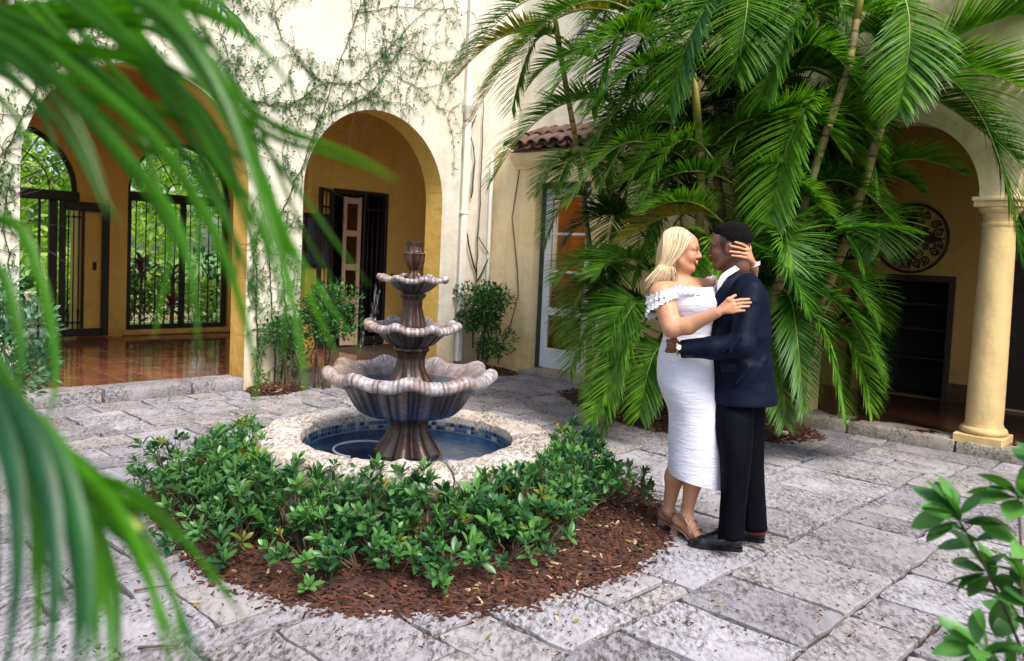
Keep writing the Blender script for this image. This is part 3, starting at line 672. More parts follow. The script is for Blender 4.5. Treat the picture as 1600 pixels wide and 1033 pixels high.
for k in range(7): MB().box(.005, .013, .02, .22, .09 + k * .075, .105 + k * .075).build('slat', IRON, lt)
# ================================================================ fountain
FX, FY = -0.62, 5.0
def lerp3(a, b, t): t = max(0.0, min(1.0, t)); return tuple(a[i] + (b[i] - a[i]) * t for i in range(3))
LAV, PINK, RUST, DARK, GREY = (0.37, 0.345, 0.37), (0.17, 0.115, 0.095), (0.055, 0.018, 0.006), (0.012, 0.010, 0.010), (0.13, 0.11, 0.115)
def fn(x, y, z, s=0): return mnoise.noise(Vector((x, y, z + s)))
ft = empty('garden_fountain', (FX, FY, 0.2))
tag(ft, 'three-tier scalloped stone fountain with rust brown stems standing in the tiled pool', 'fountain')
def zz(z): return z - 0.2
def basin(R_, zr, zb, rt, rb, nl, nr, A, Bm, seed, lipw):
    n = 300
    prof = []   # r, z, lobe weight, rib weight, zone
    prof += [(rb * .4, zb, 0, 0, 0), (rb * .9, zb + .002, 0, 0, 0)]
    for k in range(9):
        t = k / 8; prof.append((rb + (rt - rb) * (t ** .8), zb + .008 + (zr - lipw * .75 - zb) * (t ** 1.15), .15 * t, 0, 0))
    cr, cz = R_ - lipw * .5, zr - lipw * .52                               # rolled lip
    for k in range(13):
        a = -2.0 + k * 4.0 / 12; prof.append((cr + lipw * .56 * math.cos(a), cz + lipw * .50 * math.sin(a), 1, 1, 1))
    for k in range(1, 8):
        t = k / 7; prof.append(((R_ - lipw * .95) * (1 - t * .45), zr - lipw * .25 - (zr - zb) * .55 * t ** .8, .7 * (1 - t), .8 * (1 - t), 2))
    prof.append((R_ * .12, zr - (zr - zb) * .62, 0, 0, 2))
    def mod(th, i, r, z):
        _, _, wl_, wr_, zn = prof[i]
        ph = seed; lob = math.cos(nl * th + ph) * .75 + .25 * math.cos(2 * nl * th + ph * 2) + .25 * math.sin(3 * th + seed)
        rib = abs(math.sin(nr * th * .5)) - .5
        nz = fn(math.cos(th) * 3, math.sin(th) * 3, z * 8, seed) * .008 + fn(math.cos(th) * 11, math.sin(th) * 11, z * 30, seed) * .0035
        r2 = r + wl_ * Bm * lob + wr_ * .005 * rib * (R_ / .53) ** .5 + nz
        z2 = z + wl_ * A * lob + wr_ * .004 * rib * (R_ / .53) ** .5
        if zn == 0: r2 += .011 * abs(math.cos(nl * 1.5 * th)) ** 1.5 * (R_ / .53)
        return r2, z2
    def col(th, i):
        _, _, wl_, wr_, zn = prof[i]; x, y = math.cos(th), math.sin(th)
        st = fn(x * 9, y * 9, seed) * .5 + .5; st2 = fn(x * 26, y * 26, seed + 5) * .5 + .5
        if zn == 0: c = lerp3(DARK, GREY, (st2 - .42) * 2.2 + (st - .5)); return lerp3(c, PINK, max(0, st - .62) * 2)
        rib = abs(math.sin(nr * th * .5))
        if zn == 1:
            c = lerp3(PINK, LAV, rib * .8 + (st - .5) * 1.5); c = lerp3(c, RUST, max(0, .32 - rib) * 2.2)
            w_ = max(0.0, math.cos(th - 3.3)) ** 3
            return lerp3(c, (0.34, 0.16, 0.05), w_ * .55 * st2 * 1.4)
        return lerp3(lerp3(LAV, PINK, .55 + st * .5), RUST, max(0.0, (i - len(prof) + 8) / 9 + (st - .5)))
    b = MB(); b.lathe([(p[0], zz(p[1])) for p in prof], n, mod=mod, col=col)
    return b.build('basin', FOUNT, ft, smooth=True)
basin(.522, .835, .553, .42, .29, 9, 108, .022, .026, .4, .080)
basin(.295, 1.125, .966, .235, .10, 8, 64, .016, .020, 1.7, .052)
basin(.222, 1.415, 1.302, .175, .06, 8, 48, .011, .014, 2.9, .034)
def stem(prof, nlob, amt, nm, seed):
    def mod(th, i, r, z): return r * (1 + amt * (abs(math.cos(nlob * th * .5 + .3)) - .5)) + fn(math.cos(th) * 2, math.sin(th) * 2, z * 9, seed) * .009, z
    def col(th, i):
        s_ = fn(math.cos(th) * 5, math.sin(th) * 5, prof[i][1] * 14, seed) * .5 + .5; s2 = fn(math.cos(th) * 14, math.sin(th) * 14, prof[i][1] * 9, seed) * .5 + .5
        return lerp3(lerp3((.010, .005, .0035), RUST, s_ * 1.2), (.15, .055, .015), max(0, s2 - .60) * 2.0)
    b = MB(); p2 = []
    for k in range(len(prof) - 1):
        for t in (0, .25, .5, .75): p2.append((prof[k][0] + (prof[k + 1][0] - prof[k][0]) * t, zz(prof[k][1] + (prof[k + 1][1] - prof[k][1]) * t)))
    p2.append((prof[-1][0], zz(prof[-1][1]))); prof = p2
    b.lathe(prof, 96, mod=mod, col=col); return b.build(nm, FOUNT, ft, smooth=True)
stem([(.215, .20), (.205, .262), (.188, .30), (.160, .35), (.130, .40), (.112, .45), (.108, .49), (.118, .53), (.125, .556)], 8, .34, 'pedestal', 1)
stem([(.13, .73), (.128, .765), (.105, .80), (.085, .85), (.078, .90), (.09, .94), (.105, .955), (.10, .972)], 8, .22, 'stem', 2)
stem([(.085, 1.06), (.080, 1.11), (.068, 1.15), (.056, 1.22), (.058, 1.27), (.074, 1.295), (.075, 1.306)], 8, .24, 'stem', 3)
stem([(.052, 1.36), (.054, 1.415), (.042, 1.425), (.032, 1.436), (.03, 1.45), (.044, 1.475), (.055, 1.51), (.058, 1.545), (.062, 1.558), (.052, 1.565), (.044, 1.57), (.040, 1.60), (.046, 1.625), (.047, 1.632), (.030, 1.62), (.015, 1.60)], 6, .30, 'finial', 4)
def watm(name, col, rough=.03, bsc=14, bst=.25):
    """thin clear water surface: see-through with mirror reflection by Fresnel, rippled"""
    m, N, L, B = newmat(name); g_ = N.new('ShaderNodeBsdfGlossy'); g_.inputs['Roughness'].default_value = rough; t = N.new('ShaderNodeBsdfTransparent'); t.inputs[0].default_value = (*col, 1)
    f = N.new('ShaderNodeFresnel'); f.inputs[0].default_value = 1.28; mx = N.new('ShaderNodeMixShader'); L.new(f.outputs[0], mx.inputs[0]); L.new(t.outputs[0], mx.inputs[1]); L.new(g_.outputs[0], mx.inputs[2]); L.new(mx.outputs[0], N['Material Output'].inputs[0])
    b = N.new('ShaderNodeBump'); b.inputs['Strength'].default_value = bst; b.inputs['Distance'].default_value = .03; L.new(noise_n(N, L, bsc, 3, .5, wpos(N), .6), b.inputs['Height']); L.new(b.outputs[0], g_.inputs['Normal']); return m
WATER = watm('fountain_water', (.42, .72, .95), .03, 16, .15); DROP = watm('water_drop', (.95, .97, 1), .02, 1, 0)
for r_, z_ in ((.40, .745), (.205, 1.085), (.15, 1.375)):
    MB().lathe([(r_, zz(z_)), (r_ * .6, zz(z_) + .001), (.03, zz(z_))], 48, cap=False).build('basin_water', WATER, ft, smooth=True)
db = MB()
for (th0, r0, z0, z1, n) in ((3.35, .215, 1.375, 1.13, 46), (3.55, .20, 1.37, 1.12, 20), (3.3, .285, 1.08, .80, 26), (2.6, .28, 1.08, .82, 10)):
    for k in range(n):
        t = random.random(); th = th0 + random.gauss(0, .035); rr = r0 + .035 * math.sqrt(t) + random.gauss(0, .004); z = z0 + (z1 - z0) * t
        s_ = random.uniform(.003, .0075); db.lathe([(s_ * .5, -s_ * 1.3), (s_, 0), (s_ * .5, s_ * 1.3)], 6, (rr * math.cos(th), rr * math.sin(th), zz(z)))
tag(db.build('falling_water', DROP, ft, smooth=True), 'thin strings of falling water drops between the basins', kind='stuff')
# ---------------------------------------------------------------- pool
pl_ = empty('fountain_pool', (FX, FY, 0)); tag(pl_, 'round coral stone pool with blue mosaic band and rippled water', 'pool')
RI, RO, RZ, WZ = .655, .925, .425, .305
a0 = .2
lens = [.62, .8, .55, .7, .9, .6, .75, .52, .85]; tot = sum(lens)
for k, l in enumerate(lens):
    a1 = a0 + 2 * PI * l / tot; b = MB(); na, nr_, nz_ = 26, 7, 9; vid = {}
    def vv(i, j, m_, a0=a0, a1=a1, k=k, b=b, vid=vid):
        if (i, j, m_) in vid: return vid[(i, j, m_)]
        gap = .006 / RO; a = a0 + gap + (a1 - a0 - 2 * gap) * i / na; r = RI + (RO - RI) * j / nr_; z = -.02 + (RZ + .02) * m_ / nz_
        if m_ == nz_ and j in (0, nr_): z -= .012; r += .008 if j == 0 else -.014
        if m_ == nz_ and i in (0, na): z -= .01
        p = Vector((r * math.cos(a), r * math.sin(a), z)); am = .012 if j > 0 else .007
        p = p + mnoise.noise_vector(p * 6) * am * 1.5 + mnoise.noise_vector(p * 19) * am * .9
        if j == 0 and z < RZ - .05: p = Vector((p.x, p.y, p.z)); q_ = math.hypot(p.x, p.y); p.x *= RI / q_; p.y *= RI / q_
        vid[(i, j, m_)] = len(b.v); b.v.append(tuple(p)); return vid[(i, j, m_)]
    for i in range(na):
        for j in range(nr_): b.f.append((vv(i, j, nz_), vv(i, j + 1, nz_), vv(i + 1, j + 1, nz_), vv(i + 1, j, nz_)))
        for m_ in range(nz_):
            b.f.append((vv(i, nr_, m_), vv(i + 1, nr_, m_), vv(i + 1, nr_, m_ + 1), vv(i, nr_, m_ + 1))); b.f.append((vv(i, 0, m_), vv(i, 0, m_ + 1), vv(i + 1, 0, m_ + 1), vv(i + 1, 0, m_)))
    for i in (0, na):
        for j in range(nr_):
            for m_ in range(nz_): b.f.append((vv(i, j, m_), vv(i, j + 1, m_), vv(i, j + 1, m_ + 1), vv(i, j, m_ + 1)))
    b.build('rim_stone', CORAL, pl_, autosmooth=45); a0 = a1
tmats = [simple('mosaic_' + n, c, .18, .12, 20) for n, c in (('navy', (.015, .030, .10)), ('blue', (.035, .09, .20)), ('slate', (.10, .17, .24)), ('sand', (.34, .33, .27)), ('teal', (.06, .14, .18)))]
lin = MB().lathe([(RI - .004, .10), (RI - .004, .372)], 120, cap=False).build('lining', simple('pool_grout', (.30, .31, .30), .7), pl_, smooth=True)
NT = 118; tme = []
for m_ in tmats:
    me = MB().bbox(-.0150, .0150, -.004, 0, -.0125, .0125, .0025).mesh('mosaic_tile'); me.materials.append(m_); tme.append(me)
for row in range(2):
    for k in range(NT):
        a = 2 * PI * (k + .5) / NT
        if math.sin(a) < -.35: continue                       # the near inside face is hidden by the rim
        o = link('mosaic_tile', random.choice(tme), lin); o.location = ((RI - .005) * math.cos(a), (RI - .005) * math.sin(a), .356 - row * .030)
        o.rotation_euler = (0, 0, a - PI / 2)
fl = MB(); sq = []
m, N, L, B = newmat('pool_mosaic_floor'); v = wpos(N)
br = N.new('ShaderNodeTexBrick'); L.new(v, br.inputs['Vector']); br.offset = 0; br.inputs['Scale'].default_value = 16; br.inputs['Mortar Size'].default_value = .02; br.inputs['Brick Width'].default_value = .5; br.inputs['Row Height'].default_value = .5
br.inputs['Color1'].default_value = (.03, .13, .42, 1); br.inputs['Color2'].default_value = (.10, .30, .60, 1); br.inputs['Mortar'].default_value = (.25, .34, .42, 1)
L.new(br.outputs[0], B.inputs['Base Color']); B.inputs['Roughness'].default_value = .3
MB().lathe([(0.01, .12), (RI - .003, .12), (RI - .003, .30)], 96, cap=False).build('pool_floor', m, pl_)
MB().lathe([(RI - .004, WZ), (.45, WZ), (.2, WZ), (.02, WZ)], 96, cap=False).build('pool_water', WATER, pl_, smooth=True)
hs = [np.array([FX - .26 + .20 * math.cos(a), FY - .02 + .17 * math.sin(a), WZ + .008 + .012 * math.sin(a * 1.0)]) for a in np.linspace(.15, 4.4, 40)]
tag(MB().tube(hs, .0075, 8).build('pump_hose', simple('grey_hose', (.42, .45, .5), .4, .1), None, smooth=True), 'thin grey pump hose looped on the pool water beside the fountain foot', 'hose')

# ================================================================ mulch beds
chipv = []
def chips(mb, pts_fn, n, smin=.010, smax=.032):
    for _ in range(n):
        x, y, z = pts_fn(); l = random.uniform(smin, smax); w_ = l * random.uniform(.18, .45); h = random.uniform(.002, .005)
        a = random.uniform(0, 2 * PI); til = random.uniform(-.5, .5); ca, sa = math.cos(a), math.sin(a)
        vs = []
        for (px, py, pz) in ((-l, -w_, 0), (l * .8, -w_ * .7, 0), (l, w_, 0), (-l * .7, w_ * .8, 0), (-l * .9, -w_ * .8, h), (l * .7, -w_ * .5, h), (l * .9, w_ * .8, h), (-l * .6, w_ * .6, h)):
            zt = pz + px * til; vs.append((x + px * ca - py * sa, y + px * sa + py * ca, z + zt + .004))
        t = random.random(); c = lerp3((.022, .011, .009), (.12, .046, .028), t) if random.random() < .955 else lerp3((.22, .12, .06), (.42, .31, .20), random.random())
        mb.add(vs, [(4, 5, 6, 7), (0, 1, 5, 4), (1, 2, 6, 5), (2, 3, 7, 6), (3, 0, 4, 7)], c)
def bed_r(th):
    d = (math.degrees(th) % 360 - 218) / 30
    return BED_R - .26 * math.exp(-d * d)
def bedz(x, y):
    th = math.atan2(y - FY, x - FX); d = math.hypot(x - FX, y - FY); t = max(0, min(1, (bed_r(th) + .03 - d) / .5))
    return -.012 + .085 * math.sin(t * PI / 2) + .012 * fn(x * 3, y * 3, 0) + .008 * fn(x * 9, y * 9, 3)
b = MB(); na, nr_ = 140, 26
for j in range(nr_ + 1):
    for i in range(na):
        th = 2 * PI * i / na; rmax = bed_r(th) + .05 * fn(math.cos(th) * 2.2, math.sin(th) * 2.2, 7) + .02 * fn(math.cos(th) * 9, math.sin(th) * 9, 7)
        r = .85 + (rmax - .85) * j / nr_; x, y = FX + r * math.cos(th), FY + r * math.sin(th)
        b.v.append((x, y, bedz(x, y) if j < nr_ else .0))
for j in range(nr_):
    for i in range(na): i2 = (i + 1) % na; b.f.append((j * na + i, (j + 1) * na + i, (j + 1) * na + i2, j * na + i2))
bed = b.build('mulch_bed', MULCH, None, smooth=True); tag(bed, 'ring of dark red bark mulch around the fountain pool', 'mulch', kind='stuff')
cb = MB()
def bp():
    while True:
        th = random.uniform(0, 2 * PI) if random.random() < .35 else random.uniform(PI * 1.0, PI * 2.12); r = .9 + (bed_r(th) + .03 - .9) * math.sqrt(random.random()); x, y = FX + r * math.cos(th), FY + r * math.sin(th)
        return x, y, bedz(x, y)
chips(cb, bp, 7500)
def bp2():
    th = random.uniform(PI * .9, PI * 2.2); r = bed_r(th) + abs(random.gauss(0, .05)); return FX + r * math.cos(th), FY + r * math.sin(th), .006
chips(cb, bp2, 420, .006, .02)
co = cb.build('bark_chips', CHIP, None); tag(co, 'loose bark chips scattered over the fountain bed', 'mulch', kind='stuff')
def polybed(name, poly, h, n, label):
    """poly in (u, w)"""
    poly = np.array(poly); c = poly.mean(axis=0); b = MB(); rings = 6; m_ = len(poly)
    dense = []
    for k in range(m_):
        for t in np.linspace(0, 1, 8, endpoint=False): dense.append(poly[k] + (poly[(k + 1) % m_] - poly[k]) * t)
    for j in range(rings + 1):
        for p in dense:
            q_ = c + (p - c) * (j / rings); P_ = PW(q_[0], q_[1], 0); e = 1 - j / rings
            b.v.append((P_[0], P_[1], -.01 + h * min(1, e * 3) + .012 * fn(P_[0] * 4, P_[1] * 4, 1)))
    M_ = len(dense)
    for j in range(rings):
        for k in range(M_): k2 = (k + 1) % M_; b.f.append((j * M_ + k, (j + 1) * M_ + k, (j + 1) * M_ + k2, j * M_ + k2))
    o = b.build(name, MULCH, None, smooth=True); tag(o, label, 'mulch', kind='stuff')
    cb = MB()
    def pf_():
        while True:
            k = random.randrange(M_); t = math.sqrt(random.random()); p = c + (dense[k] + (dense[(k + 1) % M_] - dense[k]) * random.random() - c) * t; P_ = PW(p[0], p[1], 0)
            return P_[0], P_[1], -.008 + h * min(1, (1 - t) * 3) + .012
    chips(cb, pf_, n, .012, .04)
    o2 = cb.build('bark_chips', CHIP, None); tag(o2, 'bark chips lying on ' + label, 'mulch', kind='stuff')
polybed('mulch_bed', [(3.72, -1.95), (2.95, -1.95), (2.40, -2.75), (2.14, -3.4), (2.10, -3.9), (2.30, -4.5), (2.75, -4.95), (3.20, -5.05), (3.62, -4.75), (3.62, -3.2)], .07, 3600, 'red bark mulch bed under the palms by the cream wall')
polybed('mulch_bed', [(.08, -.02), (-.08, -.45), (.2, -.58), (.66, -.36), (.70, -.06)], .05, 700, 'small bark bed at the foot of the vine-covered pier')
polybed('mulch_bed', [(2.6, -.04), (2.5, -.42), (3.0, -.75), (3.5, -.85), (3.66, -.6), (3.70, -.02)], .05, 700, 'small bark bed in the wall corner below the downpipe')
# ================================================================ foliage helpers
def leaf_geo(L_, W_, fold=.25, curl=.25, rows=5, shape=1.0):
    """one leaf along +X, width in Y, folded along its midrib; returns verts, faces"""
    vs = []; fs = []
    for i in range(rows + 1):
        t = i / rows; w_ = W_ * .5 * (math.sin(PI * min(1, t ** shape * .97 + .03)) ** .8); x = L_ * t; z = -curl * L_ * t * t
        vs += [(x, -w_, z + fold * w_), (x, 0, z), (x, w_, z + fold * w_)]
    for i in range(rows):
        a = i * 3; fs += [(a, a + 3, a + 4, a + 1), (a + 1, a + 4, a + 5, a + 2)]
    return np.array(vs), fs
def rot_to(d, roll=0.0):
    d = np.array(d, float); d /= np.linalg.norm(d); up = np.array([0, 0, 1.0])
    if abs(d[2]) > .97: up = np.array([1.0, 0, 0])
    y = np.cross(up, d); y /= np.linalg.norm(y); z = np.cross(d, y)
    c, s_ = math.cos(roll), math.sin(roll); y2 = c * y + s_ * z; z2 = -s_ * y + c * z
    return np.array([d, y2, z2])          # rows
def put(mb, geo, pos, d, roll=0.0, s=1.0):
    v, f = geo; mb.add(v @ rot_to(d, roll) * s + np.array(pos), f)
def cluster_mesh(nleaf, L_, W_, mat, seed, spread=(.25, 1.25), shape=1.25):
    rr = random.Random(seed); b = MB()
    for k in range(nleaf):
        az = k * 2.39996 + rr.uniform(-.3, .3); el = PI / 2 - (spread[0] + (spread[1] - spread[0]) * (k / nleaf)) ; h = .03 * (1 - k / nleaf)
        d = (math.cos(az) * math.cos(el), math.sin(az) * math.cos(el), math.sin(el)); l = L_ * rr.uniform(.65, 1.1) * (.6 + .4 * k / nleaf)
        put(b, leaf_geo(l, W_ * l / L_, rr.uniform(.15, .4), rr.uniform(-.05, .3), 5, shape), (d[0] * .006, d[1] * .006, h), d, rr.uniform(-.4, .4))
    b.tube([(0, 0, -.05), (0, 0, .02)], .0025, 5)
    me = b.mesh('leaf_cluster', True); me.materials.append(mat); return me
LF_FICY = leafm('yellowed_ficus_leaf', (0.10, 0.16, 0.02), (0.30, 0.26, 0.04), 0.4, 0.25)
FIC = [cluster_mesh(random.choice((6, 7, 8, 9, 10)), random.choice((.068, .078, .088)), random.choice((.028, .034)), LF_FICUS, s) for s in range(14)] + [cluster_mesh(6, .070, .030, LF_FICY, 50)]
def cluster_plant(name, base, rx, ry, h, n, meshes, label, cat, group=None, lean=(0, 0), smin=.8, smax=1.2, low=.15, shell=True):
    pe = empty(name, tuple(base)); tag(pe, label, cat, group); st = MB(); k = 0
    while k < n:
        a = random.uniform(0, 2 * PI); rr = math.sqrt(random.random()); t = random.random()
        dome = math.sqrt(max(0, 1 - (rr * .92) ** 2)); z = h * (low + (1 - low) * (t if not shell else 1 - .75 * t * t) * dome)
        x, y = rx * rr * math.cos(a) + lean[0] * z, ry * rr * math.sin(a) + lean[1] * z
        o = link('leaf_cluster', random.choice(meshes), pe); s_ = random.uniform(smin, smax)
        til = Vector((x / max(rx, .01) * .8 + random.gauss(0, .25), y / max(ry, .01) * .8 + random.gauss(0, .25), 1)).normalized()
        o.location = (x, y, z); o.scale = (s_, s_, s_); q_ = til.to_track_quat('Z', 'Y'); o.rotation_mode = 'QUATERNION'; o.rotation_quaternion = q_ @ __import__('mathutils').Quaternion((0, 0, 1), random.uniform(0, 6.28))
        if k % 2 == 0:
            b0 = (random.gauss(0, .02), random.gauss(0, .02), 0); st.tube([b0, (x * .45, y * .45, z * .45), (x - til.x * .04, y - til.y * .04, z - til.z * .04)], [.006, .005, .003], 5, False)
        k += 1
    st.build('stems', STEM, pe, smooth=True)['kind'] = 'stuff'
    return pe
# ---------------------------------------------------------------- low ficus ring around the pool
ring = []
def ringpt(deg, r): a = R(deg); x, y = FX + r * math.cos(a), FY + r * math.sin(a); return (x, y, bedz(x, y) - .01)
n_ = 0
GRP = 'low glossy shrubs ringing the fountain pool'
for deg in range(176, 372, 12):
    for r in ((1.0, 1.12, 1.30) if 190 < deg < 312 else (1.0, 1.12) if 185 < deg < 350 else (1.08,)):
        dd_ = deg + random.uniform(-4, 4) + (6 if r > 1.2 else 0); front = math.sin(R(dd_)) < 0
        h = (.37 if r < 1.05 else .39 if r < 1.2 else .24) * random.uniform(.85, 1.15)
        if r > 1.2 and 255 < dd_ < 305: h *= .8
        cluster_plant('ficus_shrub', ringpt(dd_, r + random.uniform(-.04, .04)), .20, .20, h, 24 if r < 1.05 else 36 if r < 1.2 else 22, FIC, ('rim-hugging' if r < 1.05 else 'taller middle' if r < 1.2 else 'low outer') + ' ficus shrub of the pool ring, ' + ('facing the tiled hall' if dd_ < 195 else 'between hall side and open front' if dd_ < 228 else 'at the open front opposite the arches' if dd_ < 312 else 'between open front and the couple' if dd_ < 345 else 'facing the couple'), 'shrub', GRP, (0, 0), .6, 1.22)
for deg, h in ((20, .20), (36, .16), (52, .12), (66, .10), (165, .22), (150, .14), (128, .12), (112, .12)):
    cluster_plant('ficus_shrub', ringpt(deg, 1.12), .17, .14, h + .12, 14, FIC, 'small dark green glossy-leaved shrub on the wall side of the fountain pool', 'shrub', 'small shrubs behind the fountain pool', (0, 0), .7, 1.0)
cluster_plant('ficus_shrub', ringpt(198, 1.46), .24, .22, .22, 26, FIC, 'low glossy shrub sprawling from the bed onto the paving near the hall', 'shrub')
cluster_plant('ficus_shrub', ringpt(180, 1.5), .24, .3, .32, 34, FIC, 'spreading glossy shrub trailing over paving toward the hall step', 'shrub')
cluster_plant('ficus_shrub', ringpt(354, 1.30), .24, .16, .27, 24, FIC, 'loose glossy shrub reaching from the bed toward the woman in white', 'shrub')
for deg in (262, 285, 240, 224):
    cluster_plant('ficus_sprig', ringpt(deg, 1.47), .10, .06, .10, 5, FIC, 'small leafy ficus sprig sprawling on open mulch at the front of the bed', 'plant', 'sprigs at the front of the bed', (0, 0), .9, 1.2)
# ---------------------------------------------------------------- leafy shrubs with joined small foliage
def bush(name, base, rx, ry, h, n, L_, W_, mat, label, cat='shrub', group=None, stems=8, low=.3, stemmat=None, top=0.0):
    pe = empty(name, tuple(base)); tag(pe, label, cat, group); b = MB(); st = MB()
    blobs = [(random.uniform(-.5, .5) * rx, random.uniform(-.5, .5) * ry, h * random.uniform(low + .12, .85 + top), random.uniform(.35, .6)) for _ in range(11)]
    for _ in range(n):
        bx_, by_, bz_, br_ = random.choice(blobs); d = NR.normal(size=3); d /= np.linalg.norm(d); r = br_ * (random.random() ** .35)
        p = (bx_ + d[0] * rx * r, by_ + d[1] * ry * r, max(h * low * .6, bz_ + d[2] * h * .32 * r))
        dv = d + np.array([0, 0, .5]) + NR.normal(size=3) * .35
        put(b, leaf_geo(L_ * random.uniform(.7, 1.2), W_, .25, .2, 3), p, dv, random.uniform(-1, 1))
    for k in range(stems):
        bl = blobs[k % len(blobs)]; x, y = random.gauss(0, .04), random.gauss(0, .04); st.tube([(x, y, -.02), (x * 1.6 + bl[0] * .4, y * 1.6 + bl[1] * .4, bl[2] * .5), (bl[0], bl[1], bl[2])], [.011, .008, .004], 6, False)
    f_ = b.build('foliage', mat, pe, smooth=True); f_['kind'] = 'stuff'
    st.build('stems', stemmat or STEM, pe, smooth=True)['kind'] = 'stuff'
    return pe
bush('hedge_shrub', PW(3.25, -.36, 0), .46, .36, 1.12, 3600, .055, .026, LF_HEDGE, 'bushy green shrub standing in the wall corner by the downpipe', low=.18, top=.12)
bush('hedge_shrub', PW(.82, -.40, 0), .42, .34, 1.22, 2000, .06, .026, LF_HEDGE, 'rounded green shrub in front of the arch with the grilled door', low=.28, stems=12)
bush('hedge_shrub', PW(.42, -.22, 0), .30, .2, .85, 900, .06, .026, LF_HEDGE, 'thin-stemmed green shrub at the foot of the vine-covered pier', low=.25, stems=12)
bush('variegated_shrub', PW(-2.52, -1.2, 0), .40, .40, 1.32, 1900, .075, .03, LF_VAR, 'pale grey-green shrub beside the hall step', low=.15)

# ================================================================ climbing vines on the white wall
def vine(name, paths, label, twigs, nleaf, wpl=-.012, rad=.008, lsize=.036, tl=(.25, .7), spread=1.0):
    """paths = pixel polylines on the wall plane w = wpl"""
    pe = empty(name, tuple(PW(*onw(*paths[0][0], wpl)))); tag(pe, label, 'vine', 'vines climbing the white stucco wall'); o = np.array(pe.location)
    st = MB(); lf = MB(); allp = []
    for path in paths:
        P_ = [onw(x, y, wpl) for x, y in path]; pts = []
        for k in range(len(P_) - 1):
            for t in np.linspace(0, 1, 6, endpoint=False):
                q_ = P_[k] + (P_[k + 1] - P_[k]) * t; pts.append(q_ + np.array([random.gauss(0, .010), 0, random.gauss(0, .010)]))
        pts.append(P_[-1]); n = len(pts)
        st.tube([PW(*p) - o for p in pts], [rad * (1 - .7 * k / n) for k in range(n)], 5, False); allp += pts
    tw = []
    for _ in range(twigs):
        p = random.choice(allp).copy(); a = random.uniform(0, 2 * PI); L_ = random.uniform(*tl); pts = [p.copy()]
        for k in range(9):
            a += random.gauss(0, .32) - .06 * math.sin(a) ; p = p + np.array([math.cos(a), 0, math.sin(a)]) * L_ / 9; pts.append(p.copy())
        st.tube([PW(*q_) - o for q_ in pts], [.0035 - .00025 * k for k in range(10)], 4, False); tw += pts[2:]
    for _ in range(nleaf):
        p = random.choice(tw if random.random() < .85 else allp); q_ = p + np.array([random.gauss(0, .022) * spread, -abs(random.gauss(.015, .015)), random.gauss(0, .022) * spread])
        inA = any(a_[0] - .02 < q_[0] < a_[1] + .02 and q_[2] < (a_[3] - (a_[1] - a_[0]) / 2 + math.sqrt(max(0, ((a_[1] - a_[0]) / 2) ** 2 - (q_[0] - (a_[0] + a_[1]) / 2) ** 2))) for a_ in (A1, A2))
        if inA: continue
        d = NR.normal(size=3) * .6; dw = d[0] * E1[0], d[0] * E1[1], d[2] - .3; n_ = -EW * abs(random.gauss(.3, .3))
        put(lf, leaf_geo(lsize * random.uniform(.6, 1.25), lsize * .55, .2, .25, 3), PW(*q_) - o, (dw[0] + n_[0], dw[1] + n_[1], dw[2]), random.uniform(-1.2, 1.2))
    f_ = lf.build('foliage', LF_VINE, pe, smooth=True); f_['kind'] = 'stuff'
    st.build('stem', VSTEM, pe, smooth=True)['kind'] = 'stuff'
vine('climbing_vine', [[(430, 600), (425, 480), (420, 380), (405, 290), (395, 200), (370, 120), (340, 40), (330, -30)], [(420, 380), (455, 300), (475, 250), (520, 130), (560, 20), (570, -30)]], 'leafy vine climbing the white pier between the two tall arches', 50, 1500)
vine('climbing_vine', [[(405, 600), (400, 500), (398, 400), (412, 330)], [(440, 590), (448, 480), (440, 400), (450, 330)]], 'dense vine wrapped round the foot of the white pier', 54, 1400, tl=(.15, .45), rad=.011)
vine('climbing_vine', [[(395, 160), (450, 165), (505, 130), (560, 130), (640, 40), (700, -10)], [(505, 130), (440, 60), (420, -20)], [(520, 175), (570, 155), (600, 120), (625, 80)]], 'vine spreading over the white wall above the grilled-door arch', 78, 2000, rad=.006, tl=(.3, .9))
vine('climbing_vine', [[(600, 60), (650, 90), (690, 100), (720, 90)], [(560, 20), (620, 10), (700, 15), (740, 20)], [(620, 120), (660, 140), (700, 185)]], 'sparse vine trailing toward the downpipe at the top of the white wall', 38, 750, rad=.005, tl=(.3, .8))
vine('climbing_vine', [[(-30, 330), (10, 240), (60, 130), (140, 60), (240, 20), (330, 0)], [(60, 130), (30, 40), (20, -30)], [(140, 60), (160, -10)]], 'thick vine framing the wide arch of the tiled hall', 84, 2000, rad=.008, tl=(.3, .8))
vine('climbing_vine', [[(8, 560), (15, 430), (5, 330), (20, 260)], [(330, 90), (370, 160), (395, 240)]], 'vine hanging beside the gate of the tiled hall', 40, 900, rad=.008, tl=(.2, .6))
def bare(name, paths, wpl, label, rad):
    pe = empty(name, tuple(PW(*onw(*paths[0][0], wpl)))); tag(pe, label, 'vine'); o = np.array(pe.location)
    for path in paths:
        P_ = [onw(x, y, wpl) for x, y in path]; pts = []
        for k in range(len(P_) - 1):
            for t in np.linspace(0, 1, 5, endpoint=False): pts.append(P_[k] + (P_[k + 1] - P_[k]) * t + np.array([random.gauss(0, .007), random.gauss(0, .004), random.gauss(0, .007)]))
        pts.append(P_[-1]); n = len(pts); MB().tube([PW(*p) - o for p in pts], [rad * (1 - .55 * k / n) * random.uniform(.8, 1.2) for k in range(n)], 6).build('stem', VSTEM, pe, smooth=True)
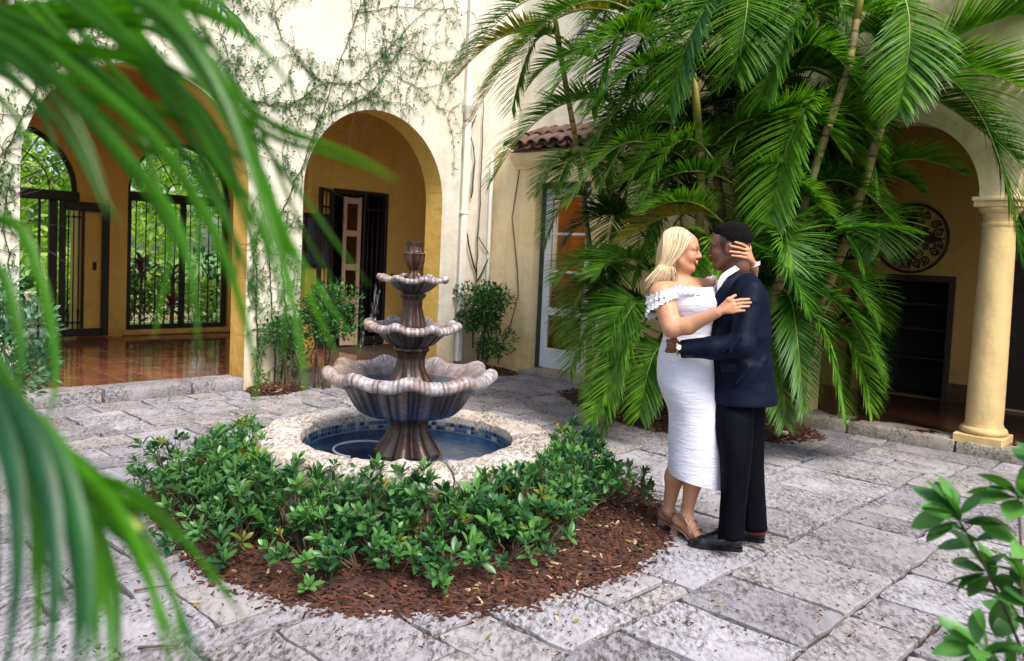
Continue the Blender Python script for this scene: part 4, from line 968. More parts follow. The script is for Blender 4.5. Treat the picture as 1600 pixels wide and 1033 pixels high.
bare('bare_vine', [[(738, 545), (742, 470), (746, 400), (750, 300), (754, 200), (756, 130)], [(744, 430), (725, 350), (722, 250), (716, 150)], [(745, 440), (765, 400), (748, 370)], [(736, 310), (742, 250), (735, 205), (745, 180)]], .03, 'bare black creeper stems clinging to the wall beside the downpipe', .012)
pe = empty('bare_vine', (0, 0, 0)); tag(pe, 'thin bare creeper stem hanging from the tiled eave left of the glazed door', 'vine')
pts = [PW(*onu(x, y, UR - .012)) for x, y in ((812, 262), (800, 340), (808, 420), (810, 460), (797, 510), (782, 545), (778, 570))]; pe.location = tuple(pts[-1]); MB().tube([p - pts[-1] for p in pts], .007, 6).build('stem', VSTEM, pe, smooth=True)

# ================================================================ palms
def leaflet_geo(L_, W_, droop, rows=6):
    vs = []; fs = []
    for i in range(rows + 1):
        t = i / rows; w_ = W_ * .5 * (min(1, t * 6 + .35) * (1 - t ** 2.2) + .02); ang = droop * t ** 1.5
        x = L_ * (t - .10 * droop * t ** 3); z = -L_ * droop * .55 * t ** 2.2
        vs += [(x, -w_, z - .35 * w_), (x, 0, z), (x, w_, z - .35 * w_)]
    for i in range(rows): a = i * 3; fs += [(a, a + 3, a + 4, a + 1), (a + 1, a + 4, a + 5, a + 2)]
    return np.array(vs), fs
def frond(par, base, ctrl, tip, ll=.42, n=50, droop=.36, vee=.55, mat=None, rrad=.011, lw=.019, up=(0, 0, 1), stalk=.14):
    base, ctrl, tip = [np.array(p, float) for p in (base, ctrl, tip)]; o = np.array(par.location)
    ll = ll * 1.22; n = int(n * 1.35)
    bz = lambda t: (1 - t) ** 2 * base + 2 * t * (1 - t) * ctrl + t * t * tip
    pts = [bz(t) for t in np.linspace(0, 1, 16)]
    rc = MB().tube([p - o for p in pts], [rrad * (1 - .85 * k / 15) for k in range(16)], 5).build('frond', RACH, par, smooth=True)
    b = MB()
    for k in range(n):
        t = stalk + (1 - stalk) * (k + .5) / n
        if random.random() < .03: continue
        p = bz(t); tg = bz(min(1, t + .02)) - bz(t - .02); tg /= np.linalg.norm(tg)
        upv = np.array(up, float); side = np.cross(tg, upv); side /= np.linalg.norm(side) + 1e-6; nn = np.cross(side, tg)
        env = (math.sin(PI * (.13 + .80 * ((t - stalk) / (1 - stalk)))) ** .7) * (.75 if t < .22 else 1); fwd = .45 + 1.0 * t ** 1.5
        for sg in (-1, 1):
            d = side * sg + nn * vee * random.uniform(.75, 1.2) + tg * fwd * random.uniform(.9, 1.1); d += NR.normal(size=3) * .03
            put(b, leaflet_geo(ll * env * random.uniform(.92, 1.06), lw * random.uniform(.85, 1.15), droop * random.uniform(.8, 1.25)), p - o, d, -sg * .5 + random.gauss(0, .08))
    l = b.build('leaflets', mat or LF_PALM, rc, smooth=True); l['kind'] = 'stuff'
    return rc
def cane(par, pts, r0, r1, shaft=.0):
    o = np.array(par.location); P_ = [np.array(p) for p in pts]; full = []
    n = 40
    for k in range(n + 1):
        t = k / n * (len(P_) - 1); i = min(int(t), len(P_) - 2); full.append(P_[i] + (P_[i + 1] - P_[i]) * (t - i) - o)
    rads = [(r0 + (r1 - r0) * k / n) * (1.10 if k % 4 == 0 else .97) for k in range(n + 1)]
    MB().tube(full, rads, 10).build('trunk', BARK, par, smooth=True)
    if shaft:
        d = full[-1] - full[-6]; d /= np.linalg.norm(d); MB().tube([full[-1] - d * .05, full[-1] + d * shaft * .5, full[-1] + d * shaft], [r1 * 1.15, r1 * 1.0, r1 * .5], 10).build('crownshaft', SHAFT, par, smooth=True)
def palm(base_uw, label): 
    p = PW(*base_uw, 0.02); e = empty('areca_palm', tuple(p)); tag(e, label, 'palm', 'areca palms against the cream wall'); return e
PA = palm((3.05, -2.35), 'slender grey-caned palm leaning in front of the white glazed door')
PB = palm((2.95, -3.0), 'palm with pale green crown shaft behind the woman in white')
PC = palm((3.0, -3.6), 'tall palm with arching fronds directly behind the man in the navy suit')
PD = palm((3.1, -4.1), 'palm with leaning ringed tan cane at the loggia side of the clump')
PE = palm((3.3, -4.45), 'palm whose long frond arches over the loggia arch and column')
def px3(a, Y): return at(a[0], a[1], Y)
def fr(par, b, c, t, Y, Yt=None, **k): Yt = Y - .3 if Yt is None else Yt; frond(par, px3(b, Y), px3(c, (Y + Yt) / 2), px3(t, Yt), **k)
bA, bB, bC, bD, bE = [np.array(x.location) for x in (PA, PB, PC, PD, PE)]
cane(PA, [bA, px3((925, 420), 8.9), px3((905, 250), 8.7), px3((880, 110), 8.4), px3((872, 60), 8.3)], .034, .028, .3)
cane(PB, [bB, px3((1090, 420), 7.4), px3((1096, 270), 6.95), px3((1090, 190), 6.8)], .038, .032, .4)
cane(PC, [bC, px3((1180, 400), 7.6), px3((1165, 200), 7.6), px3((1150, 60), 7.6)], .055, .045, .5)
cane(PD, [bD, px3((1240, 380), 6.75), px3((1283, 230), 6.62), px3((1325, 110), 6.6), px3((1340, 20), 6.6)], .042, .030, .4)
cane(PE, [bE, px3((1325, 370), 7.0), px3((1368, 225), 6.75), px3((1405, 100), 6.7), px3((1425, 20), 6.7)], .045, .034, .4)
cane(PE, [bE + np.array([.08, .1, 0]), px3((1300, 360), 7.7), px3((1335, 230), 7.7), px3((1370, 110), 7.7), px3((1380, 20), 7.7)], .055, .045, .4)
cane(PC, [bC + np.array([-.1, .1, 0]), px3((1135, 380), 7.9), px3((1115, 240), 7.9), px3((1130, 100), 7.9)], .045, .04, .4)
# hero fronds: base, bend, tip in the photograph, standing over the bed at about 7 to 8.5 m
HF = [
 (PA, (985, 30), (860, -40), (735, 190), 7.6, dict(mat=LF_PALMY, ll=.36)), (PA, (990, 20), (900, -50), (765, 130), 7.4, dict()), (PA, (1000, 10), (850, -90), (705, 120), 7.8, dict()),
 (PA, (990, 166), (860, 110), (768, 285), 7.4, dict(ll=.40)), (PA, (885, 70), (800, 10), (715, 120), 8.2, dict(mat=LF_PALMY, ll=.34)), (PA, (880, 60), (830, 20), (800, 170), 8.0, dict(ll=.36)),
 (PB, (1060, 10), (960, 20), (925, 170), 7.0, dict(ll=.36, lw=.03)), (PB, (1020, 40), (940, 30), (860, 150), 7.2, dict(ll=.36)), (PC, (1150, -20), (1090, -20), (1045, 165), 6.7, dict(ll=.46, n=44, lw=.032)),
 (PC, (1160, -10), (1180, -40), (1150, 120), 6.9, dict(ll=.40)), (PC, (1165, 20), (1060, -60), (960, 90), 7.3, dict()), (PC, (1170, 10), (1220, -60), (1300, 60), 7.4, dict()),
 (PD, (1335, 10), (1240, -20), (1195, 150), 6.8, dict(ll=.40, lw=.03)), (PD, (1340, 10), (1300, -80), (1180, 60), 7.2, dict(ll=.40)), (PD, (1310, 130), (1230, 150), (1205, 345), 6.7, dict(ll=.40, lw=.03)),
 (PD, (1400, -20), (1440, 10), (1405, 175), 6.6, dict(ll=.36, lw=.03)), (PE, (1395, 118), (1540, 60), (1592, 385), 6.7, dict(ll=.50, n=56, vee=.35)), (PE, (1415, 105), (1500, 40), (1640, 10), 7.0, dict(ll=.42)),
 (PE, (1420, 100), (1520, 90), (1640, 160), 6.9, dict(ll=.46)), (PE, (1400, 20), (1480, -60), (1600, 20), 7.1, dict(ll=.4)), (PE, (1410, 130), (1470, 150), (1590, 250), 7.0, dict(ll=.42, mat=LF_PALM)),
 (PE, (1340, 300), (1400, 215), (1500, 270), 7.3, dict(ll=.34)), (PE, (1330, 290), (1380, 250), (1440, 300), 7.3, dict(ll=.3)),
 (PB, (1165, 250), (1090, 190), (1010, 280), 7.2, dict(ll=.36)), (PB, (1150, 290), (1080, 240), (1000, 300), 7.0, dict(ll=.36)), (PB, (1130, 345), (1060, 310), (975, 375), 7.2, dict(ll=.34, mat=LF_PALMY)),
 (PB, (1130, 350), (1080, 290), (1010, 330), 6.9, dict(ll=.36)), (PC, (1170, 340), (1230, 270), (1290, 330), 6.9, dict(ll=.36)), (PC, (1180, 320), (1200, 240), (1260, 300), 6.8, dict(ll=.36)),
 (PA, (908, 262), (880, 215), (836, 305), 8.5, dict(ll=.30)), (PA, (908, 262), (945, 210), (990, 275), 8.5, dict(ll=.30)), (PA, (906, 258), (895, 215), (868, 300), 8.4, dict(ll=.28)), (PA, (910, 258), (925, 215), (945, 310), 8.4, dict(ll=.28)),
 (PA, (940, 330), (890, 260), (850, 380), 8.3, dict(ll=.30)), (PA, (950, 340), (990, 240), (1040, 290), 8.2, dict(ll=.34)),
 (PA, (960, 460), (910, 400), (880, 530), 7.9, dict(ll=.34)), (PA, (980, 440), (930, 370), (870, 440), 7.8, dict(ll=.36)), (PA, (985, 470), (930, 440), (890, 580), 7.6, dict(ll=.38)), (PA, (1010, 480), (960, 440), (925, 600), 7.3, dict(ll=.38)),
 (PB, (1030, 520), (975, 480), (945, 640), 7.0, dict(ll=.38)), (PB, (1020, 560), (960, 560), (925, 655), 7.0, dict(ll=.28, mat=LF_PALM)), (PB, (1010, 500), (1000, 430), (960, 540), 7.1, dict(ll=.38)), (PB, (1030, 450), (990, 370), (930, 430), 7.2, dict(ll=.38)),
 (PB, (1050, 560), (1020, 500), (1000, 650), 7.0, dict(ll=.36)), (PC, (1110, 420), (1090, 340), (1070, 470), 6.9, dict(ll=.36)), (PC, (1090, 400), (1110, 330), (1130, 440), 7.0, dict(ll=.36)),
 (PD, (1270, 400), (1310, 335), (1435, 362), 6.6, dict(ll=.24, n=50, vee=.15)), (PD, (1265, 430), (1310, 400), (1365, 500), 6.7, dict(ll=.32)), (PD, (1255, 460), (1320, 440), (1375, 590), 6.6, dict(ll=.36)),
 (PD, (1245, 480), (1290, 480), (1320, 650), 6.6, dict(ll=.36)), (PC, (1215, 440), (1215, 360), (1260, 480), 6.5, dict(ll=.38)), (PC, (1225, 470), (1240, 420), (1255, 640), 6.5, dict(ll=.36)), (PC, (1200, 400), (1225, 330), (1240, 420), 6.6, dict(ll=.36)),
 (PC, (1210, 520), (1215, 500), (1225, 660), 6.6, dict(ll=.34)), (PD, (1270, 360), (1240, 310), (1200, 400), 6.7, dict(ll=.34)), (PD, (1275, 380), (1300, 310), (1345, 420), 6.8, dict(ll=.34)), (PD, (1290, 520), (1330, 500), (1360, 640), 6.7, dict(ll=.34)),
]
for par, b_, c_, t_, Y, kw in HF:
    if b_[1] < 200: kw = dict(kw, ll=kw.get('ll', .42) * 1.2, n=56)
    fr(par, b_, c_, t_, Y, **kw)
# fill behind: fronds rising from each cane at depth, kept short of the wall
for k in range(112):
    q_ = k % 5; par = (PA, PB, PC, PD, PE)[q_]; bx0 = (1000, 1060, 1150, 1245, 1330)[q_] + random.uniform(-55, 55); by0 = random.uniform(-60, 260) if random.random() < .55 else random.uniform(200, 570)
    Y = random.uniform(7.3, 8.4) if q_ > 0 else random.uniform(8.0, 8.8)
    if q_ >= 3: Y = random.uniform(7.05, 7.5)
    sgx = random.choice((-1, 1)) * random.uniform(.35, 1); L_ = random.uniform(100, 210); tx, ty = bx0 + sgx * L_, by0 + random.uniform(0, 130)
    if 150 < by0 < 470: tx = max(min(tx, 1375), 945)
    elif by0 >= 470: tx = max(min(tx, 1375), 890)
    else: tx = min(tx, 1560)
    if by0 < 200: ty = by0 + random.uniform(10, 110)
    fr(par, (bx0, by0), (bx0 * .5 + tx * .5, by0 - random.uniform(40, 110)), (tx, ty), Y, Y - random.uniform(-.2, .5), ll=random.uniform(.32, .42), n=44, mat=(LF_PALMY if k % 17 == 0 else None))
# fronds deep in the clump by the wall, leaf colour darkened to paint the shade
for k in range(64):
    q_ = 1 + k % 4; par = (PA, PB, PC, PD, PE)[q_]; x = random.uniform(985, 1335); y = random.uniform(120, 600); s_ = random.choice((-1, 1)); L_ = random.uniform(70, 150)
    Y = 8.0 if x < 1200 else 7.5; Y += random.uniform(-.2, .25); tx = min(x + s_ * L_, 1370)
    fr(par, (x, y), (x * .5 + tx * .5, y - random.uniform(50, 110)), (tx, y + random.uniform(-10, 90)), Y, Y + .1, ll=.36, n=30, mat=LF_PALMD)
# arching fronds filling the upper crown in front of the canes
for k in range(26):
    par = (PB, PC, PD, PC)[k % 4]; x = (1080, 1150, 1290, 1210)[k % 4] + random.uniform(-40, 40); y = random.uniform(90, 330); s_ = 1 if k % 2 else -1; L_ = random.uniform(110, 190); tx = min(x + s_ * L_, 1400); Y = random.uniform(6.8, 7.3)
    fr(par, (x, y), (x + (tx - x) * .45, y - random.uniform(70, 130)), (tx, y + random.uniform(-20, 70)), Y, Y - .3, ll=random.uniform(.34, .42), n=42)
# ================================================================ foreground palm beside the camera, its leaflets each a part
NP_ = empty('areca_palm', tuple(at(-330, 900, .95) * np.array([1, 1, 0]))); tag(NP_, 'blurred near palm whose broad green leaflets hang across the hall arch', 'palm')
npo = np.array(NP_.location)
def cr(pts, m_=7):
    pts = np.array(pts, float); out = []
    for i in range(len(pts) - 1):
        p0, p1, p2, p3 = pts[max(0, i - 1)], pts[i], pts[i + 1], pts[min(len(pts) - 1, i + 2)]
        for t in np.linspace(0, 1, m_, endpoint=False): out.append(.5 * ((2 * p1) + (-p0 + p2) * t + (2 * p0 - 5 * p1 + 4 * p2 - p3) * t * t + (-p0 + 3 * p1 - 3 * p2 + p3) * t ** 3))
    out.append(pts[-1]); return np.array(out)
def near_leaflet(par, path, wpx, Y0, Y1, tw=.5, mat=None):
    P_ = cr(path); n = len(P_); pts = np.array([at(p[0], p[1], Y0 + (Y1 - Y0) * (i / (n - 1))) for i, p in enumerate(P_)]); b = MB(); o = npo
    for i in range(n):
        t = i / (n - 1); tg = pts[min(i + 1, n - 1)] - pts[max(i - 1, 0)]; tg /= np.linalg.norm(tg); vw = pts[i] - O3; vw /= np.linalg.norm(vw)
        s0 = np.cross(tg, vw); s0 /= np.linalg.norm(s0); s_ = s0 * math.cos(tw) + np.cross(tg, s0) * math.sin(tw); nn = np.cross(s_, tg)
        w_ = .5 * wpx * (Y0 + (Y1 - Y0) * t) / F_ * (min(1, .45 + t * 4) * (1 - t ** 2.6) + .03); nv = nn * w_ * .35
        b.v += [tuple(pts[i] - s_ * w_ + nv - o), tuple(pts[i] - s_ * w_ * .5 + nv * .4 - o), tuple(pts[i] - o), tuple(pts[i] + s_ * w_ * .5 + nv * .4 - o), tuple(pts[i] + s_ * w_ + nv - o)]
    for i in range(n - 1):
        for j in range(4): b.f.append((i * 5 + j, i * 5 + 5 + j, i * 5 + 6 + j, i * 5 + 1 + j))
    return b.build('leaflet', mat or LF_NEAR, par, smooth=True)
def near_rachis(path, Y, r):
    P_ = cr(path); return MB().tube([at(p[0], p[1], Y) - npo for p in P_], [r * (1 - .6 * i / len(P_)) for i in range(len(P_))], 8).build('frond', RACH, NP_, smooth=True)
f1 = near_rachis([(-420, 420), (-260, 150), (-90, 40), (60, -30), (210, -70), (330, -60)], .74, .010)
UPL = [ # pixel path, width, depth at root and tip, twist
 ([(-90, 35), (40, 25), (170, 12), (290, 12), (400, 70), (470, 160)], 42, .72, .62, .5), ([(-110, 45), (20, 55), (110, 30), (200, 25), (290, 45), (350, 95)], 46, .72, .66, .6),
 ([(-130, 70), (0, 50), (110, 40), (210, 40), (260, 60), (330, 120)], 40, .70, .68, .3), ([(-60, 20), (30, 60), (140, 78), (240, 95), (330, 150), (420, 230)], 36, .70, .60, .5),
 ([(-120, 60), (-20, 50), (60, 110), (140, 195), (215, 290), (280, 390), (310, 480)], 34, .68, .62, .7), ([(-60, 30), (30, 80), (120, 160), (200, 250), (270, 340), (300, 440), (310, 545)], 48, .66, .58, .4),
 ([(-40, 20), (60, 70), (150, 140), (240, 220), (310, 320), (360, 430), (395, 560), (398, 650)], 50, .64, .56, .5), ([(-130, 90), (-10, 110), (60, 160), (110, 220), (150, 300), (170, 345)], 26, .66, .62, .3),
 ([(-100, 70), (0, 90), (80, 150), (130, 230), (165, 310), (192, 352)], 26, .66, .62, .2), ([(-80, 60), (10, 110), (60, 170), (85, 230), (90, 265)], 22, .68, .66, .3), ([(-120, 120), (-30, 130), (20, 180), (50, 230), (75, 260)], 20, .66, .64, .3),
 ([(120, -50), (220, -10), (300, 60), (360, 160), (395, 260), (415, 340), (440, 420)], 44, .62, .56, -.6), ([(150, -60), (240, 20), (310, 110), (370, 200), (410, 300), (445, 420), (470, 540), (478, 640)], 48, .62, .55, -.4),
 ([(60, -30), (150, 40), (240, 100), (320, 190), (370, 290), (400, 400), (420, 480)], 38, .66, .58, .5), ([(90, -30), (190, 70), (270, 170), (330, 280), (365, 380), (370, 470)], 34, .68, .62, .4),
 ([(210, -70), (300, 60), (360, 140), (420, 190), (500, 222), (570, 250), (628, 283)], 27, .62, .60, .2), ([(210, -70), (300, 80), (370, 170), (430, 215), (510, 240), (580, 265), (618, 288)], 26, .63, .61, .1),
 ([(200, -60), (290, 60), (380, 190), (430, 250), (490, 330), (540, 400), (580, 450)], 18, .64, .62, .2), ([(220, -70), (300, 60), (370, 180), (410, 270), (450, 370), (510, 470), (572, 560)], 26, .62, .60, .3),
 ([(180, -60), (280, 70), (350, 180), (410, 290), (455, 400), (500, 500), (535, 575)], 30, .64, .6, .4), ([(100, -40), (200, 60), (290, 170), (340, 260), (400, 350), (440, 470), (440, 590)], 30, .66, .60, .5),
 ([(20, -10), (110, 80), (190, 160), (240, 270), (265, 380), (250, 480), (240, 530)], 24, .68, .64, .2), ([(40, -20), (130, 90), (220, 190), (290, 290), (310, 380), (290, 500)], 30, .68, .64, .4), ([(-20, 10), (80, 110), (170, 190), (240, 240), (330, 260), (420, 330)], 28, .7, .62, .6),
 ([(-60, 30), (60, 120), (180, 165), (290, 190), (380, 250), (430, 310)], 30, .70, .62, .5), ([(-40, 20), (60, 90), (170, 90), (270, 130), (330, 190), (390, 290)], 34, .70, .62, .6)]
for k, (path, w_, y0, y1, tw) in enumerate(UPL):
    near_leaflet(f1, path, w_ * .52, y0, y1, tw)
    if k % 2 == 0 and w_ > 24: near_leaflet(f1, [(x + 14 + 2.2 * q_ * (1 if k % 4 else -1), y - 16 + 1.5 * q_) for q_, (x, y) in enumerate(path[:-1])], w_ * .38, y0 + .05, y1 + .05, tw * .6)
f2 = near_rachis([(-420, 250), (-200, 420), (-60, 560), (60, 690), (150, 780), (220, 830)], .52, .010)
LOL = [([(-60, 560), (-10, 650), (20, 760), (25, 900), (5, 1080)], 62, .50, .42, .5), ([(-30, 590), (40, 680), (75, 790), (85, 920), (70, 1080)], 66, .50, .42, .4), ([(0, 620), (80, 710), (120, 820), (135, 950), (130, 1080)], 58, .50, .43, .4), ([(-90, 540), (-50, 680), (-40, 840), (-50, 1000)], 60, .52, .44, .5),
 ([(-70, 560), (-20, 620), (30, 690), (50, 800), (48, 930)], 34, .55, .52, .2), ([(10, 640), (60, 740), (80, 860), (110, 960)], 30, .56, .52, .2), ([(40, 670), (130, 740), (190, 810), (230, 900), (255, 1000), (275, 1080)], 36, .52, .44, .5), ([(90, 720), (170, 800), (215, 870), (250, 950), (300, 1060)], 38, .52, .46, .3),
 ([(60, 690), (150, 760), (230, 800), (300, 860), (370, 940)], 22, .55, .55, .4), ([(100, 730), (190, 760), (260, 810), (330, 900), (390, 980)], 18, .56, .56, .4), ([(60, 700), (120, 800), (150, 900), (150, 1000), (165, 1080)], 34, .52, .46, .6), ([(-200, 420), (-60, 360), (20, 350), (60, 430), (82, 530), (85, 610), (72, 660)], 24, .60, .56, .3),
 ([(-230, 400), (-80, 380), (-5, 420), (25, 500), (32, 580), (24, 650)], 26, .58, .54, .3), ([(-120, 500), (-30, 540), (20, 610), (60, 680), (60, 760)], 28, .54, .50, .4), ([(140, 770), (180, 830), (230, 860), (270, 930), (280, 1010)], 24, .54, .5, .3)]
for k, (path, w_, y0, y1, tw) in enumerate(LOL):
    near_leaflet(f2, path, w_ * (.62 if w_ > 30 else .85), y0, y1, tw, LF_NEARD if y1 < .49 and w_ > 40 else LF_NEAR)
    if w_ > 33: near_leaflet(f2, [(x + 22 + 5 * q_, y + 6 * q_) for q_, (x, y) in enumerate(path)], w_ * .42, y0 + .06, y1 + .07, -tw * .5, LF_NEARD if k % 2 else LF_NEAR)
# frond of a further palm hanging into the top of the picture
HP = empty('areca_palm', tuple(at(-420, 1000, 2.6) * np.array([1, 1, 0]))); tag(HP, 'palm frond tip hanging in from above, over the vine-covered wall', 'palm')
cane(HP, [np.array(HP.location), at(-330, 300, 2.6), at(-250, -150, 2.6)], .05, .04)
frond(HP, at(-250, -150, 2.6), at(120, -230, 2.6), at(372, 40, 2.5), ll=.24, n=50, droop=.9, lw=.02)
# ================================================================ leafy shrub by the camera on the right, each leaf a part
RS = empty('ficus_shrub', tuple(atz(1690, 1240))); tag(RS, 'out-of-focus shrub with broad glossy leaves rising from the paving edge beside the column side', 'shrub'); rso = np.array(RS.location)
lg = []
for k in range(5):
    v_, f_ = leaf_geo(.074, .038, .18, .15 + .06 * k, 6, 1.15); me = MB().add(v_, f_).mesh('leaf', True); me.materials.append(LF_NEARF); lg.append(me)
def branch(path, Y, r=.004):
    P_ = cr(path, 5); pts = [at(p[0], p[1], Y) for p in P_]; MB().tube([rso] * 0 + [p - rso for p in pts], [r * (1 - .5 * i / len(pts)) for i in range(len(pts))], 6).build('branch', STEM, RS, smooth=True); return pts
def leaves_at(p, d, n, s=1.0, spread=.9):
    d = np.array(d, float); d /= np.linalg.norm(d)
    for k in range(n):
        q_ = d * random.uniform(.3, 1.0) + NR.normal(size=3) * spread * np.array([.75, .55, .6]); q_ /= np.linalg.norm(q_); o = link('leaf', random.choice(lg), RS)
        M_ = rot_to(q_, random.uniform(-.7, .7)); o.location = p - rso + q_ * .006 - d * random.uniform(0, .03); o.rotation_mode = 'QUATERNION'; o.rotation_quaternion = Matrix([[M_[j][i] for j in range(3)] for i in range(3)]).to_quaternion(); z = s * random.uniform(.8, 1.15); o.scale = (z, z, z)
root = [(1690, 1240), (1640, 1120)]
for path, Y, ends in (([*root, (1560, 930), (1520, 850), (1490, 800)], 1.55, 13), ([*root, (1600, 950), (1595, 850), (1590, 770)], 1.5, 13), ([*root, (1570, 1060), (1525, 1010)], 1.45, 9), ([*root, (1610, 1000), (1570, 930), (1540, 890)], 1.6, 8), ([*root, (1625, 1000), (1610, 930)], 1.5, 9), ([*root, (1630, 900), (1640, 740)], 1.5, 8)):
    pts = branch(path, Y); d = pts[-1] - pts[-6]; leaves_at(pts[-1], d + np.array([-.02, 0, .02]), ends + 3); leaves_at(pts[-5], d, 4); leaves_at(pts[-8], d, 3)
# ================================================================ garden seen through the gates
lw_ = MB().add([PW(-30, 4.72, -.03), PW(12, 4.72, -.03), PW(12, 30, -.03), PW(-30, 30, -.03)], [(0, 1, 2, 3)]).build('garden_lawn', GRASS); tag(lw_, kind='structure')
GL = {0: 'tall bright green tree in the sunny garden beyond the iron gate', 1: 'bushy yellow-green shrub in the garden beyond the iron gate'}
for k in range(12):
    u_ = -5.0 + k * 1.0 + random.uniform(-.3, .3); w_ = random.uniform(9.0, 12.5); bush('garden_tree', PW(u_, w_, -.03), 1.3, 1.1, random.uniform(4.2, 5.6), 900, .26, .10, LF_GARD, GL[0] if u_ < -.2 else 'tall bright green tree in the sunny garden beyond the barred window', 'tree', 'trees of the garden beyond the gates', low=.12, stems=4)
for k in range(14):
    u_ = -3.6 + k * .55 + random.uniform(-.2, .2); w_ = random.uniform(6.3, 7.6); bush('garden_shrub', PW(u_, w_, -.03), .55, .5, random.uniform(.9, 1.7), 420, .16, .06, LF_GARD if k % 3 else LF_HEDGE, GL[1] if u_ < -.2 else 'bushy yellow-green shrub in the garden beyond the barred window', 'shrub', 'shrubs of the garden beyond the gates', low=.1, stems=4)
for k, (u_, w_, h) in enumerate(((1.15, 5.7, 1.25), (1.75, 5.9, 1.1), (1.55, 5.4, .55))):
    pe = empty('cordyline', tuple(PW(u_, w_, -.03))); tag(pe, ['tall dark red-leaved cordyline outside the barred window', 'second red cordyline beyond the window mullion', 'low clump of dark red leaves at the foot of the barred window'][k], 'plant'); b = MB()
    for q in range(26): a = q * 2.4; e_ = random.uniform(.1, 1.1); put(b, leaf_geo(.38, .07, .3, .5, 5), (0, 0, h * random.uniform(.75, 1)), (math.cos(a) * math.cos(e_), math.sin(a) * math.cos(e_), math.sin(e_)))
    b.build('foliage', LF_RED, pe, smooth=True)['kind'] = 'stuff'; MB().tube([(0, 0, 0), (.02, 0, h)], .02, 6).build('stem', STEM, pe, smooth=True)
MB_w = MB().bbox(-1.5, 3.2, 7.9, 8.05, -.05, .55, .01).build('garden_wall', STUCCO); MB_w.location = (OL[0], OL[1], 0); MB_w.rotation_euler = (0, 0, BA); tag(MB_w, 'low pale garden wall behind the red-leaved plants', 'wall')
# ================================================================ fallen leaves and bits
for k in range(26):
    if k < 15: th = random.uniform(PI * 1.05, PI * 1.95); r = random.uniform(1.25, BED_R + .1); x, y = FX + r * math.cos(th), FY + r * math.sin(th); z = max(.014, bedz(x, y) + .014)
    else: p = atz(random.uniform(700, 1560), random.uniform(720, 1000)); x, y, z = p[0], p[1], .016
    v_, f_ = leaf_geo(random.uniform(.03, .055), random.uniform(.014, .022), .3, random.uniform(-.4, .5), 4); o = MB().add(v_, f_).build('fallen_leaf', LF_PALMY if k % 3 else simple('dry_leaf', (.42, .34, .24), .8), None, smooth=True)
    o.location = (x, y, z); o.rotation_euler = (random.uniform(-.2, .2), random.uniform(-.2, .2), random.uniform(0, 6.28))
    tag(o, 'dry fallen leaf lying on the bark mulch of the fountain bed' if k < 15 else 'small fallen leaf lying loose on the stone paving', 'leaf', 'fallen leaves on the mulch' if k < 15 else 'fallen leaves on the paving')

pt = MB().add([PW(-3.2, 4.75, -.02), PW(3.0, 4.75, -.02), PW(3.4, 7.2, -.02), PW(-3.4, 7.2, -.02)], [(0, 1, 2, 3)]).build('added_brightening_patio', simple('brightening_patio_pale', (.60, .56, .48), .8, .12, 4, .3, 40)); tag(pt, kind='structure')  # patio added outside the window, coloured pale to brighten the garden view
rk = rough_block(-.055, .055, -.03, .03, 0, .045, 5, 4, 3, .02, 77).build('pale_stone', CORAL, None, autosmooth=60); p = atz(1222, 680, .06); rk.location = tuple(p); rk.rotation_euler = (0, .3, .8); tag(rk, 'small pale stone lying on the red bark under the palms', 'stone')

# twigs and grit in the joints of the paving
db2 = MB()
def pvp():
    while True:
        p = atz(random.uniform(60, 1600), 600 + 430 * random.random() ** .8)
        if uw(p)[0] < 3.6 and uw(p)[1] < -.1 and math.hypot(p[0] - FX, p[1] - FY) > BED_R: return p[0], p[1], .008
chips(db2, pvp, 900, .003, .011)
tag(db2.build('paving_litter', CHIP, None), 'fine bark crumbs and grit scattered over the stone paving', 'litter', kind='stuff')
for k, (x, y) in enumerate(((236, 920), (245, 1012), (330, 700))):
    p = atz(x, y, .018); a = random.uniform(0, 3); tg_ = MB().tube([(-.07 * math.cos(a), -.07 * math.sin(a), 0), (.01, .006, .004), (.08 * math.cos(a + .2), .08 * math.sin(a + .2), 0)], [.006, .005, .003], 6).build('twig', STEM, None, smooth=True); tg_.location = tuple(p); tag(tg_, 'short dry brown twig lying on the stone paving by the bed', 'twig', 'twigs on the paving')
